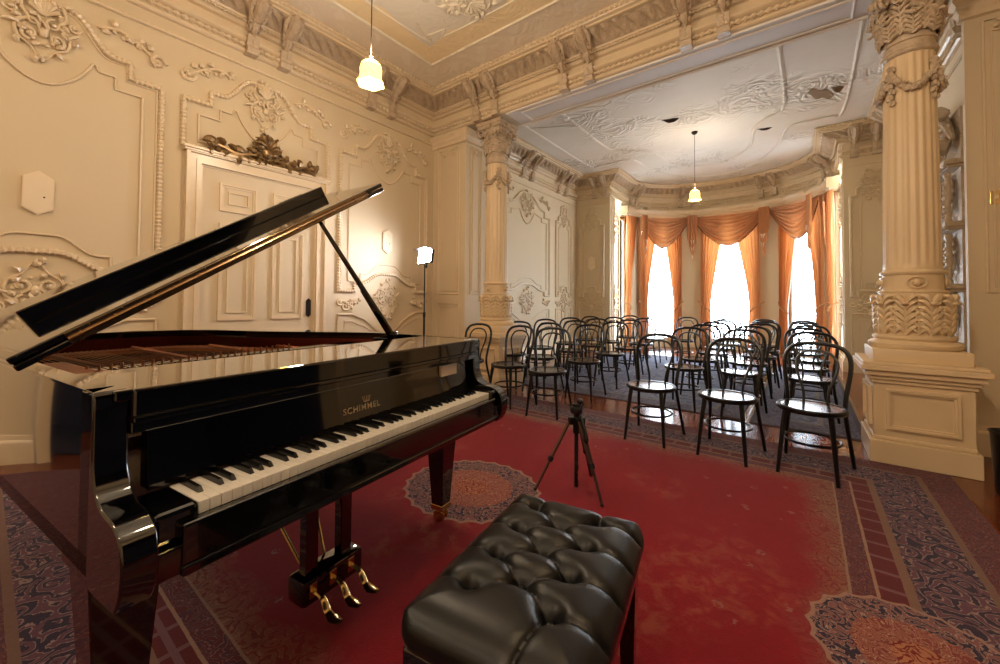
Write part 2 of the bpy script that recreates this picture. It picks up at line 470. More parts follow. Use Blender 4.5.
def panel_outline(hw,zb,zt,in_=0.0,crest=True,low=True):
    """closed outline in (a,b): stepped corners, curved rise to crest top and bottom"""
    w=hw-in_; t=zt-in_; o=[]
    sx=min(.22,w*.3)
    right=[(w,t),(w-sx,t),(w-sx,t+.13-in_*.2),(w-sx-.10,t+.13-in_*.2)] if crest else [(w,t)]
    if crest and w-sx-.1>.15:
        xs=w-sx-.10
        if in_>.05:
            xi=min(xs,.27)
            if xs>xi+.03: right.append((xi+.02,t+.15))
            right+=[(xi*(1-.08*k)**1.0*math.cos(PI/2*k/7)**.75 if k<7 else .012,t+.15-.27*math.sin(PI/2*k/7)) for k in range(8)]
        else:
          for i in range(1,8):
            u=i/7; x=xs*(1-u)+.13*u; right.append((x,t+.13-in_*.2+(.26-in_*1.2)*(.5-.5*math.cos(PI*u))))
    top=right+[(-x,y) for x,y in right[::-1]]
    b=zb+in_
    if low:
        rb=[(w,b),(w-sx,b),(w-sx,b+.10),(w-sx-.08,b+.10)]
        xs=w-sx-.08
        if xs>.12:
            for i in range(1,7):
                u=i/6; x=xs*(1-u)+.10*u; rb.append((x,b+.10+.14*(.5-.5*math.cos(PI*u))))
    else: rb=[(w,b)]
    bot=[(-x,y) for x,y in rb]+rb[::-1]
    return top+bot
def wall_panel(n,f,hw,zb,zt,crest=True,low=True,dado=True,hexp=False,sprays=True,fine=1.0,cr=.26,rr=.018):
    """a decorated wall panel; returns the trim structure with a cartouche child"""
    mb=MB()
    O=panel_outline(hw,zb,zt,0,crest,low); O.append(O[0])
    rope(mb,[f(a,b,.016) for a,b in O],rr*1.5,.036/fine)
    mb.tube(resamp([f(a,b,.006) for a,b in panel_outline(hw-.03,zb,zt-.03,0,crest,low)+[(hw-.03,zt-.03)]],.2),.009,5)
    I=panel_outline(hw,zb,zt,.13,crest,low); I.append(I[0])
    rope(mb,[f(a,b,.010) for a,b in I],rr*.66,.024/fine)
    if dado:
        w=hw; D=[]
        top=[(w,zb-.30),(w-.2,zb-.30),(w-.28,zb-.34)]+[(( w-.28)*(1-u)+.06*u,zb-.34-.22*(.5-.5*math.cos(PI*u))) for u in (.2,.4,.6,.8,1)]
        D=top+[(-x,y) for x,y in top[::-1]]+[(-w,.34),(w,.34),(w,zb-.30)]
        rope(mb,[f(a,b,.012) for a,b in D],rr*.75,.03/fine)
        top=[(w-.09,zb-.39),(w-.2,zb-.39),(w-.30,zb-.44)]+[((w-.30)*(1-u)+.06*u,zb-.44-.20*(.5-.5*math.cos(PI*u))) for u in (.2,.4,.6,.8,1)]
        D=top+[(-x,y) for x,y in top[::-1]]+[(-w+.09,.43),(w-.09,.43),(w-.09,zb-.39)]
        mb.tube(resamp([f(a,b,.006) for a,b in D],.1),rr*.35,5)
    t=struct(mb.build('trim_%d'%n,'orn'))
    c=MB()
    if crest: cartouche(c,f,0,zt+.17,cr*.85,.26)
    if low: cartouche(c,f,0,zb-.10,cr*.9,.27,-1,.013)
    if dado:
        for s_ in (-1,1): spiral(c,f,s_*(hw-.02),zb-.14,.05,1.3,0,s_,.012); spray(c,f,s_*(hw-.30),zb-.16,.22,s_,-.1,.01)
    if sprays:
        for s_ in (-1,1): spray(c,f,s_*(hw-.42),zt+.34,.42,s_)
    if c.v: c.build('carved_cartouche','orn',t)
    return t
# ================================================================= ROOM
XL,XR,XRB=-4.62,1.5,1.25
YB,YF,YF2,YE=-4.3,4.3,4.72,9.25
ZC=4.29
ECX,ECY,ERX,ERY=-1.58,10.0,2.15,1.65
def wallbox(name,lo,hi,mat='wall'): return struct(MB().b2(lo,hi).build(name,mat,smooth=False))
wallbox('floor',(XL-.3,YB-.3,-.1),(XR+.3,12.2,0),'wood')
def holed(name,X0,X1,y0,y1,ya,yb,zt):  # side wall with a doorway added outside the frame
    m=MB(); m.b2((X0,y0,0),(X1,ya,ZC+.15)); m.b2((X0,yb,0),(X1,y1,ZC+.15)); m.b2((X0,ya,zt),(X1,yb,ZC+.15)); struct(m.build(name,'wall',smooth=False))
holed('wall_left',XL-.25,XL,YB-.25,YE+.1,-2.2,-1.0,2.6)
holed('wall_right',XR,XR+.25,YB-.25,5.3,-.7,3.4,3.1)
M['added_hall']=simple('added_dark_hall_paint',(56,60,84),.7)  # bluish dark tone meant to show in the piano lacquer
def added_hall(name,x0,x1,y0,y1,z1):
    m=MB(); t=.1
    m.b2((x0,y0-t,-t),(x1,y1+t,0)); m.b2((x0,y0-t,z1),(x1,y1+t,z1+t)); m.b2((x0,y0-t,0),(x1,y0,z1)); m.b2((x0,y1,0),(x1,y1+t,z1))
    e=x1 if abs(x1)>abs(x0) else x0; m.b2((e-(t if e<0 else 0),y0-t,-t),(e+(0 if e<0 else t),y1+t,z1+t)); struct(m.build(name,'added_hall',smooth=False))
added_hall('wall_added_hall_left',-6.6,XL-.25,-2.3,-.9,2.7); added_hall('wall_added_hall_right',XR+.25,4.2,-.8,3.5,3.2)  # unseen dark rooms added for the black lacquer to reflect
def casing(n,X,s_,ya,yb,zt):
    m=MB()
    for o,w,h in ((0,.05,.03),(.05,.05,.05),(.10,.03,.07)):
        a,b=X,X+s_*h
        m.b2((a,ya-o-w,0),(b,ya-o,zt+o)); m.b2((a,yb+o,0),(b,yb+o+w,zt+o)); m.b2((a,ya-o-w,zt+o),(b,yb+o+w,zt+o+w))
    struct(m.build('trim_%d'%n,'orn',smooth=False))
casing(27,XL,1,-2.2,-1.0,2.6); casing(28,XR,-1,-.7,3.4,3.1)  # casings round the two added doorways
wallbox('wall_back',(XL,YB-.25,0),(XR,YB,ZC+.15))
wallbox('wall_bay_side',(XRB,5.3,0),(XRB+.25,YE,ZC+.15))
wallbox('wall_pier_left',(XL,YF,0),(-3.94,4.76,3.77))
wallbox('wall_pier_right',(1.07,4.9,0),(XR,4.96,3.77)); wallbox('wall_over_pier',(XRB,YF2,3.765),(XR,5.3,ZC+.15))
wallbox('wall_beam',(XL,YF,3.765),(XR,YF2,ZC+.1))
wallbox('wall_bay_corner',(XL,YE,0),(ECX-ERX,YE+.35,ZC+.15))
wallbox('wall_bay_corner_right',(ECX+ERX,YE,0),(XRB+.25,YE+.35,ZC+.15))
wallbox('ceiling',(XL,YB,ZC),(XR,YF,ZC+.12),'ceil0')
wallbox('ceiling_bay',(XL,YF2,ZC),(XRB+.2,12.0,ZC+.12),'ceil2')
# bay curved wall with five window openings
WIN=[(87.5,15.5),(136.5,14.5),(39.5,14.5),(177,9.5),(3,9.5)]   # centre angle, half angle
ZS,ZT=.18,3.42
def ept(t,o=0):
    r=math.radians(t); x=ECX+ERX*math.cos(r); y=ECY+ERY*math.sin(r)
    n=Vector((math.cos(r)/ERX,math.sin(r)/ERY)).normalized(); return (x-n.x*o,y-n.y*o)
mb=MB()
ts=sorted(set([0,180]+[c+s*h for c,h in WIN for s in (-1,1)]+list(range(0,181,4))))
ts=[t for t in ts if 0<=t<=180]
def inwin(t): return any(abs(t-c)<h-.01 for c,h in WIN)
def seg(mb,a,b,z0,z1,oi=0,oo=-.22):
    A,B,C,D=ept(a,oi),ept(b,oi),ept(b,oo),ept(a,oo)
    mb.prism([A,B,C,D],z0,z1)
for a,b in zip(ts,ts[1:]):
    if inwin((a+b)/2): seg(mb,a,b,0,ZS); seg(mb,a,b,ZT,ZC+.1)
    else: seg(mb,a,b,0,ZC+.1)
struct(mb.build('wall_bay','wall',smooth=True,angle=20))
# windows: frame, two sashes with bars, glass
for i,(c,h) in enumerate(WIN):
    lo,hi=max(c-h,0),min(c+h,180)
    mb=MB(); 
    def P(t,z,o=-.12): x,y=ept(t,o); return (x,y,z)
    n=8; T=[lo+(hi-lo)*k/n for k in range(n+1)]
    for t in (lo+.6,hi-.6): mb.tube([P(t,ZS),P(t,ZT)],.04,4)
    for z in (ZS+.03,ZT-.03): mb.tube([P(t,z) for t in T],.032,4)
    w=struct(mb.build('window_%d'%(i+1),'orn',smooth=False))
    g=MB()
    g.grid([[P(t,z,-.13) for z in (ZS,ZT)] for t in T]); g.build('glass_pane','glass',w)
    s_=MB(); 
    for a,b in zip(T,T[1:]):
        A,B,C,D=ept(a,.06),ept(b,.06),ept(b,-.12),ept(a,-.12); s_.prism([A,B,C,D],ZS-.02,ZS+.02)
    s_.build('window_sill','orn',w)
# ---- path sweeps for cornices
def mitres(path,closed=False):
    P=[Vector((p[0],p[1])) for p in path]; N=len(P); out=[]
    for i in range(N):
        ns=[]
        if i>0: d=(P[i]-P[i-1]).normalized(); ns.append(Vector((d.y,-d.x)))
        if i<N-1: d=(P[i+1]-P[i]).normalized(); ns.append(Vector((d.y,-d.x)))
        if len(ns)==1: out.append(ns[0])
        else:
            m=(ns[0]+ns[1]); k=m.dot(ns[0]); out.append(m/k if abs(k)>.15 else ns[0])
    return P,out
def sweep(mb,path,prof,step=None,disp=None):
    P,m=mitres(path); s0=0
    for i in range(len(P)-1):
        l=(P[i+1]-P[i]).length; n=max(1,int(l/step)) if step else 1
        rows=[]
        for k in range(n+1):
            t=k/n; row=[]
            for j,(o,z) in enumerate(prof):
                oo=o; zz=z
                if disp: d=disp(s0+l*t,j/(len(prof)-1)); oo+=d[0]; zz+=d[1]
                a=P[i]+m[i]*oo; b=P[i+1]+m[i+1]*oo; q=a.lerp(b,t); row.append((q.x,q.y,zz))
            rows.append(row)
        mb.grid(rows); s0+=l
def off_path(path,o,z):
    P,m=mitres(path); return [(p.x+q.x*o,p.y+q.y*o,z) for p,q in zip(P,m)]
def leafdisp(s,v):
    u=(s/.13)%1.0; k=abs(u-.5)*2
    lobe=abs(math.sin(u*PI))*(.6+.4*abs(math.sin(v*9+u*6)))
    ed=math.sin(PI*min(1,max(0,v)))
    vein=.35*abs(math.sin(u*PI*4+v*3))
    w=abs(math.sin(s*75+6*v)); return (.070*ed*(lobe-.45*vein)*(.6+.4*w)-.012*k, .02*ed*math.sin(s*41+v*5))
PA=[(0,3.765),(.03,3.77),(.045,3.785),(.045,3.80),(.03,3.81),(.03,3.855),(.06,3.865),(.08,3.89),(.08,3.91),(.01,3.925),(.01,4.02),(.045,4.03),(.06,4.05),(.06,4.075),(.10,4.085),(.11,4.10)]
PC=[(.11,4.10),(.125,4.115),(.145,4.13),(.17,4.15),(.20,4.165),(.235,4.18),(.27,4.19),(.30,4.20)]
PT=[(.30,4.20),(.33,4.205),(.33,4.225),(.36,4.235),(.375,4.26),(.375,ZC)]
def cornice(tag_n,path,step=.018,mat='orn',cmat='carve'):
    mb=MB(); sweep(mb,path,PA); sweep(mb,path,PT)
    rope(mb,off_path(path,.375,ZC-.022),.026,.055,amp=.5)
    t=struct(mb.build('trim_%d'%tag_n,mat,angle=35))
    c=MB(); sweep(c,path,PC,step,leafdisp); c.build('acanthus_cove',cmat,t,angle=60)
    d=MB(); rope(d,off_path(path,.085,4.072),.017,.038,amp=.6); rope(d,off_path(path,.048,3.836),.029,.06,amp=.6); d.build('bead_course',mat,t)
    return t
def arcpath(n=30): return [ept(180-180*k/n) for k in range(n+1)]
path1=[(XL,YB),(XL,YF),(XR,YF),(XR,YB)]
path2=[(XL,YF2),(XL,YE),(ECX-ERX,YE)]+arcpath()+[(ECX+ERX,YE),(XRB,YE),(XRB,YF2)]
c1=cornice(1,path1); c2=cornice(2,path2,.024)
# console brackets on the cornices (pairs)
def console(f,parent,mat='carve'):
    mb=MB()
    # breakout block under and acanthus scroll body
    S=[(0,3.75),(.10,3.75),(.12,3.80),(.10,3.83),(.12,3.93),(0,3.93)]
    w=.055
    mb.add([f(-w,z,h) for h,z in S]+[f(w,z,h) for h,z in S],[tuple(range(6)),tuple(range(6,12))[::-1]]+[(i,(i+1)%6,6+(i+1)%6,6+i) for i in range(6)])
    P=[(0,4.25,.33),(0,4.18,.33),(0,4.10,.25),(0,4.06,.16),(0,4.0,.14),(0,3.96,.09)]
    mb.tube([f(*p) for p in P],[.03,.055,.055,.045,.038,.02],8)
    for s_ in (-1,1):
        for (z,h,r) in ((4.20,.31,.045),(4.08,.19,.04),(3.99,.12,.028)):
            Q=[];R=[]
            for i in range(13):
                t=i/12; an=t*2.6*PI; q=r*(1-t)+.003
                Q.append(f(s_*.045,z+q*math.sin(an),h+q*math.cos(an))); R.append(.014*(1-.4*t))
            mb.tube(Q,R,5)
        mb.tube([f(s_*.05,4.24,.34),f(s_*.075,4.16,.27),f(s_*.06,4.06,.17)],[.02,.03,.012],6)
    for k in range(16): an=k*2.4; mb.ell(f(.062*math.cos(an),4.21-.014*k,.34-.014*k),(.018,.022,.018),6,4)
    for k in range(4): mb.ell(f(0,3.94-.035*k,.11-.004*k),(.02-.003*k,.02-.003*k,.024),6,4)
    mb.build('console_bracket',mat,parent)
for cy in (-3.9,-2.5,-1.05,.39,1.83,3.27):
    for s_ in (-.165,.165): console(fX(XL,1,cy+s_),c1)
for cx in (-3.5,-2.12,-.75,.62):
    for s_ in (-.165,.165): console(fY(YF,-1,cx+s_),c1)
for cy in (5.4,6.88,8.38):
    for s_ in (-.17,.17): console(fX(XL,1,cy+s_),c2)
    for s_ in (-.17,.17): console(fX(XRB,-1,cy+s_),c2)
for x in (-4.1,-3.84,.72,1.0): console(fY(YE,-1,x),c2)
for t in (64,115,163,17):
    for s_ in (-.14,.14): console(fArc(ECX,ECY,ERX,ERY,math.radians(t)),c2) if False else console((lambda a,b,h,t=t,s_=s_: fArc(ECX,ECY,ERX,ERY,math.radians(t))(a+s_,b,h)),c2)
# soffit of the beam
mb=MB()
mb.b2((-3.2,YF-.004,3.745),(XR,YF2+.004,3.768))
struct(mb.build('trim_3','soffit',smooth=False))
mb=MB(); 
for (a,b) in (((-3.0,YF+.07),(.36,YF+.07)),((.36,YF+.07),(.36,YF2-.07)),((.36,YF2-.07),(-3.0,YF2-.07)),((-3.0,YF2-.07),(-3.0,YF+.07))):
    mb.tube([(a[0],a[1],3.745),(b[0],b[1],3.745)],.014,6)
mb.tube([(-3.2,YF2-.01,3.742),(XR,YF2-.01,3.742)],.020,6)
struct(mb.build('trim_4','soffit'))
# rope picture rail (below entablature), base board, dado
mb=MB(); rope(mb,[(XL+.012,YB,3.64),(XL+.012,YF-.012,3.64),(-3.94,YF-.012,3.64)],.022,.05); rope(mb,[(XR-.012,YB,3.64),(XR-.012,4.85,3.64)],.022,.05); rope(mb,[(XL+.012,YF2,3.62),(XL+.012,YE-.012,3.62),(ECX-ERX,YE-.012,3.62)],.016,.05)
rope(mb,[(ECX+ERX,YE-.012,3.62),(XRB-.012,YE-.012,3.62),(XRB-.012,5.3,3.62)],.016,.05)
struct(mb.build('trim_5','orn'))
BP=[(.0,0),(.035,0),(.035,.17),(.028,.19),(.018,.20),(.012,.235),(0,.24)]
def baseb(nm,path): mb=MB(); sweep(mb,path,BP); struct(mb.build('baseboard_'+nm,'orn',angle=30))
baseb('left',[(XL,-.86),(XL,1.12)]); baseb('left_far',[(XL,2.54),(XL,YF),(-3.94,YF),(-3.94,4.76),(XL,4.76),(XL,YE),(ECX-ERX,YE)]+arcpath()+[(ECX+ERX,YE),(XRB,YE),(XRB,5.3),(1.3,5.3)]); baseb('pier',[(1.07,4.955),(1.07,4.9),(XR,4.9),(XR,3.54)]); baseb('back',[(XR,-.84),(XR,YB),(XL,YB),(XL,-2.34)])
# ceilings' relief mouldings
mb=MB()
x0,x1,y0,y1=XL+.78,XR-.78,YB+.78,YF-.78
R=[(x0,y0),(x0,y1),(x1,y1),(x1,y0),(x0,y0)]
mb.tube([(x,y,ZC) for x,y in R],.02,6)
g=.28; R=[(x0+g,y0+g),(x0+g,y1-g-.5),(x0+g+.16,y1-g-.36),(x0+g+.1,y1-g-.16),(x0+g+.34,y1-g-.1),(x0+g+.5,y1-g),(x1-g-.5,y1-g),(x1-g,y1-g-.5),(x1-g,y0+g),(x0+g,y0+g)]
mb.tube(cat_rom([(x,y,ZC) for x,y in R],6),.011,6)
fc=lambda cx,cy:(lambda a,b,h:(cx+a,cy+b,ZC-h))
cartouche(mb,fc((x0+x1)/2,2.2),0,0,.9,.7,1,.008); cartouche(mb,fc(-2.7,2.9),0,0,.35,.3,1,.006); cartouche(mb,fc(-.6,2.9),0,0,.35,.3,1,.006)
struct(mb.build('trim_6','ceil1'))
mb=MB()
bx0,bx1,by0=XL+.75,XRB-.72,YF2+.5
mb.tube(cat_rom([(bx0,by0,ZC),(bx0,8.2,ZC),(bx0+.25,8.45,ZC),(bx0+.9,8.5,ZC),(ECX-1.2,9.4,ZC),(ECX-.7,10.4,ZC),(ECX,10.75,ZC),(ECX+.7,10.4,ZC),(ECX+1.2,9.4,ZC),(bx1-.7,8.5,ZC),(bx1-.2,8.45,ZC),(bx1,8.2,ZC),(bx1,by0,ZC)],8),.022,6)
mb.tube(cat_rom([(bx0+.75,by0+.2,ZC),(bx0+.75,7.5,ZC),(bx0+1.0,7.9,ZC),(ECX-.9,8.3,ZC),(ECX-.7,9.3,ZC),(ECX,9.9,ZC),(ECX+.7,9.3,ZC),(ECX+.9,8.3,ZC),(bx1-1.0,7.9,ZC),(bx1-.75,7.5,ZC),(bx1-.75,by0+.2,ZC)],8),.03,6)
mb.tube([(bx0,5.9,ZC),(bx0+.75,6.3,ZC)],.012,5); mb.tube([(bx0+.75,by0+.2,ZC),(bx1-.75,by0+.2,ZC)],.03,6)
struct(mb.build('trim_7','ceil2'))
# peeled paint on bay ceiling
def flake(nm,label,x,y,rx,ry,mat,curl):
    mb=MB(); rows=[]
    for i in range(9):
        u=i/8; row=[]
        for j in range(7):
            v=j/6; w=math.sin(PI*(.06+.88*u))*(.7+.3*math.sin(u*9))
            row.append((x+(u-.5)*2*rx+(v-.5)*rx*.3,y+(v-.5)*2*ry*w+(u-.5)*ry*.8,ZC-.006-curl*(v**2)*math.sin(PI*u)))
        rows.append(row)
    mb.grid(rows); mb.grid([[(p[0],p[1],p[2]-.003) for p in r] for r in rows])
    return tag(mb.build(nm,mat),label,'paint flake')
flake('paint_flake','large tan patch of peeled paint on bay ceiling near big column',.22,7.45,.14,.28,'flake',.01)
flake('paint_flake','small curled flake hanging beside the large tan ceiling patch',.40,7.35,.07,.05,'flake',.07)
flake('paint_flake','small dark curled flake on bay ceiling left of the far pendant canopy',-1.77,7.0,.12,.05,'darkflake',.05)
flake('paint_flake','short brown flake on bay ceiling right of the far pendant',-.53,8.35,.10,.035,'darkflake',.03)
# ---- panels on walls
wall_panel(8,fX(XL,1,.25),.71,1.32,3.10)
wall_panel(9,fX(XL,1,3.43),.72,1.32,3.08)
wall_panel(26,fX(XL,1,-3.15),.65,1.32,3.10)
# over-door panel
f=fX(XL,1,1.83); mb=MB()
O=panel_outline(.71,2.66,3.10,0,True,False); rope(mb,[f(a,b,.016) for a,b in O+[O[0]]],.027,.036)
I=panel_outline(.71,2.60,3.10,.12,True,False); rope(mb,[f(a,b,.010) for a,b in I+[I[0]]],.012,.024)
t=struct(mb.build('trim_11','orn')); c=MB(); cartouche(c,f,0,3.27,.22,.26)
for s_ in (-1,1): spray(c,f,s_*.30,3.44,.42,s_)
c.build('carved_cartouche','orn',t)
# bay room
wall_panel(12,fX(XL,1,6.95),.92,1.32,3.08,fine=.7,cr=.34)
wall_panel(13,fX(XL,1,8.55),.38,1.32,3.08,sprays=False,fine=.7,cr=.2)
wall_panel(14,fX(XL,1,5.35),.45,1.32,3.08,sprays=False,fine=.7,cr=.2)
wall_panel(15,fY(YE,-1,-4.2),.32,1.32,3.08,sprays=False,fine=.7,cr=.24)
wall_panel(16,fY(YE,-1,.93),.27,1.32,3.08,sprays=False,fine=.7,cr=.22)
# jambs of the bay
for n_,(X,s_) in ((17,(ECX-ERX,1)),(18,(ECX+ERX,-1))):
    f=fX(X,s_,9.62); mb=MB()
    rope(mb,[f(a,b,.008) for a,b in ((-.26,.35),(-.26,3.5),(.26,3.5),(.26,.35),(-.26,.35))],.014,.05)
    t=struct(mb.build('trim_%d'%n_,'orn')); c=MB(); cartouche(c,f,0,3.0,.2,.42); cartouche(c,f,0,1.25,.2,.5,-1); c.build('carved_cartouche','orn',t)
# pier panels (left pier front and side, right pier side)
def plain_panel(n,f,hw,z0,z1,orn=True):
    mb=MB()
    for ins,r in ((0,.011),(.045,.006)):
        O=[(hw-ins,z0+ins),(hw-ins,z1-ins),(-hw+ins,z1-ins),(-hw+ins,z0+ins),(hw-ins,z0+ins)]
        mb.tube([f(a,b,.004) for a,b in resamp([(p[0],p[1],0) for p in O],.4) for a,b in [(a.x,a.y)]] if False else [f(a,b,.004) for a,b in O],r,6)
    t=struct(mb.build('trim_%d'%n,'orn'))
    if orn:
        c=MB(); 
        for s_ in (-1,1): spiral(c,f,s_*hw*.45,z1-.06,.05,1.2,PI/2,s_,.010); 
        c.build('carved_cartouche','orn',t)
plain_panel(19,fY(YF,-1,-4.28),.22,1.3,3.5); plain_panel(20,fY(YF,-1,-4.28),.22,.36,1.15,False)
plain_panel(21,fX(-3.94,1,4.53),.12,1.3,3.5); plain_panel(22,fY(4.9,-1,1.30),.13,1.3,3.5)
# capitals moulding of piers
mb=MB(); sweep(mb,[(XL,YF),(-3.94,YF),(-3.94,4.76),(XL,4.76)],[(0,3.55),(.03,3.56),(.03,3.60),(.05,3.63),(.05,3.66),(.08,3.70),(.08,3.735)])
sweep(mb,[(1.07,4.96),(1.07,4.9),(XR,4.9)],[(0,3.55),(.03,3.56),(.03,3.60),(.05,3.63),(.05,3.66),(.08,3.70),(.08,3.735)])
struct(mb.build('trim_23','orn',angle=30))
# curtain pelmet cornice of the bay
mb=MB(); ap=[(ECX-ERX,9.92)]+arcpath(40)+[(ECX+ERX,9.92)]
for s_ in (-1,1):
    X_=ECX+s_*ERX; mb.b2((X_,9.905,3.44),(X_-s_*.21,9.92,3.64))
sweep(mb,ap,[(0,3.44),(.16,3.44),(.16,3.47),(.19,3.49),(.19,3.53),(.22,3.56),(.24,3.60),(.24,3.63),(0,3.66)])
rope(mb,off_path(ap,.19,3.51),.012,.05)
t=struct(mb.build('trim_24','orn',angle=30)); 
for k in range(9):
    f0=fArc(ECX,ECY,ERX,ERY,math.radians(12+19.5*k)); c=MB()
    f=lambda a,b,h,f0=f0: f0(a,b,.24+h)
    cartouche(c,f,0,3.66,.13,.085,1,.02)
    c.build('shell_crest','orn',t)
# ---- door in left wall
D=MB(); f=fX(XL,1,0)
d=struct(MB().b2((XL,1.27,0),(XL+.02,2.39,2.50)).build('door_1','wall',smooth=False))
fr=MB()
def mould(z0,z1,ya,yb,w0,w1,h):
    fr.b2((XL,ya,z0),(XL+h,ya+w1,z1)) 
for (o,w,h) in ((.0,.03,.075),(.03,.05,.05),(.08,.04,.06),(.12,.015,.03)):
    fr.b2((XL,1.14+o,0),(XL+h,1.14+o+w,2.62-o-w)); fr.b2((XL,2.52-o-w,0),(XL+h,2.52-o,2.62-o-w))
    fr.b2((XL,1.14+o,2.62-o-w),(XL+h,2.52-o,2.62-o))
fr.b2((XL,1.11,2.62),(XL+.10,2.55,2.645),.006); fr.b2((XL,1.12,2.60),(XL+.085,2.54,2.622),.004)
fr.build('door_frame','orn',d,smooth=False)
for (ya,yb,z0,z1) in ((1.42,1.76,2.08,2.36),(1.92,2.26,2.08,2.36),(1.42,1.76,.99,1.96),(1.92,2.26,.99,1.96),(1.42,1.76,.25,.86),(1.92,2.26,.25,.86)):
    p=MB()
    fn=lambda lo,hi,h0,h1: p.b2((XL+h0,lo[0],lo[1]),(XL+h1,hi[0],hi[1]))
    for ins,h,w in ((0,.038,.02),(.02,.028,.02),(.075,.034,.014)): frame4(p,fn,ya+ins,yb-ins,z0+ins,z1-ins,w,.0205,h)
    p.build('door_panel','orn',d,smooth=False)
p=MB(); hx=[(2.33+.028*a,1.11+.11*b) for a,b in ((0,1),(1,.75),(1,-.75),(0,-1),(-1,-.75),(-1,.75))]
p.prism(hx,XL+.02,XL+.03,lambda a,b,h:(h,a,b)); p.build('lock_plate','darkiron',d,smooth=False)
p=MB(); p.tube([(XL+.02,2.30,.83),(XL+.07,2.30,.83)],.012,8); p.ell((XL+.09,2.30,.83),(.025,.035,.03),12,8); p.build('door_knob','darkiron',d)
# gilded crest over the door
t=thing('carved_crest','tarnished gilt carved rococo crest lying along the top of the door frame','carving',(XL+.06,1.83,2.645))
f=lambda a,b,h:(h-.01,a,b)
c=MB()
c.b2((-.03,-.42,0),(.02,.42,.02))
for s_ in (-1,1):
    stroke(c,f,[(0,.05),(s_*.15,.06),(s_*.28,.03),(s_*.42,.07),(s_*.52,.05)],.022,.015,6,leaf=2)
    spiral(c,f,s_*.50,.08,.055,1.4,PI,s_,.018,.02); spiral(c,f,s_*.27,.07,.045,1.3,0,-s_,.014,.02); spiral(c,f,s_*.14,.10,.06,1.3,PI/2,s_,.016,.02)
c.build('scroll_arms','gilt',t)
c=MB(); cartouche(c,f,.0,.15,.17,.15,1,.035)
for k in range(9):
    an=-.2+.38*k; leaf3(c,f,.02*math.cos(an),.14+.05*math.sin(an),an,.13,.022,.03)
c.ell((.02,0,.13),(.03,.07,.08),10,6)
c.build('central_rosette','gilt',t)
# hexagonal wall plaques
def plaque(label,loc,f,w=.08,h=.17,g='hexagonal wall plaques'):
    mb=MB(); hx=[(w*a,h*b) for a,b in ((0,1),(1,.68),(1,-.68),(0,-1),(-1,-.68),(-1,.68))]
    mb.prism(hx,0,.022,f); mb.prism([(a*.92,b*.95) for a,b in hx],.022,.027,f)
    o=mb.build('wall_plaque','plaque',smooth=False,loc=None); o.location=loc
    s_=MB(); q=f(.03,-.03,.029); s_.ell(q,(.006,)*3,8,5); s_.build('screw','darkiron',o)
    return tag(o,label,'plaque',g)
fx=lambda a,b,h:(h,a,b); fy=lambda a,b,h:(a,-h,b)
plaque('cream hexagonal plaque on left wall panel nearest the camera above the piano lid',(XL,.25,2.0),fx)
plaque('cream hexagonal plaque on wall panel beside the lit work lamp',(XL,3.43,2.02),fx)
plaque('small cream hexagonal plaque on the far wall panel left of the bay',(-4.2,YE,2.15),fy,.08,.17)
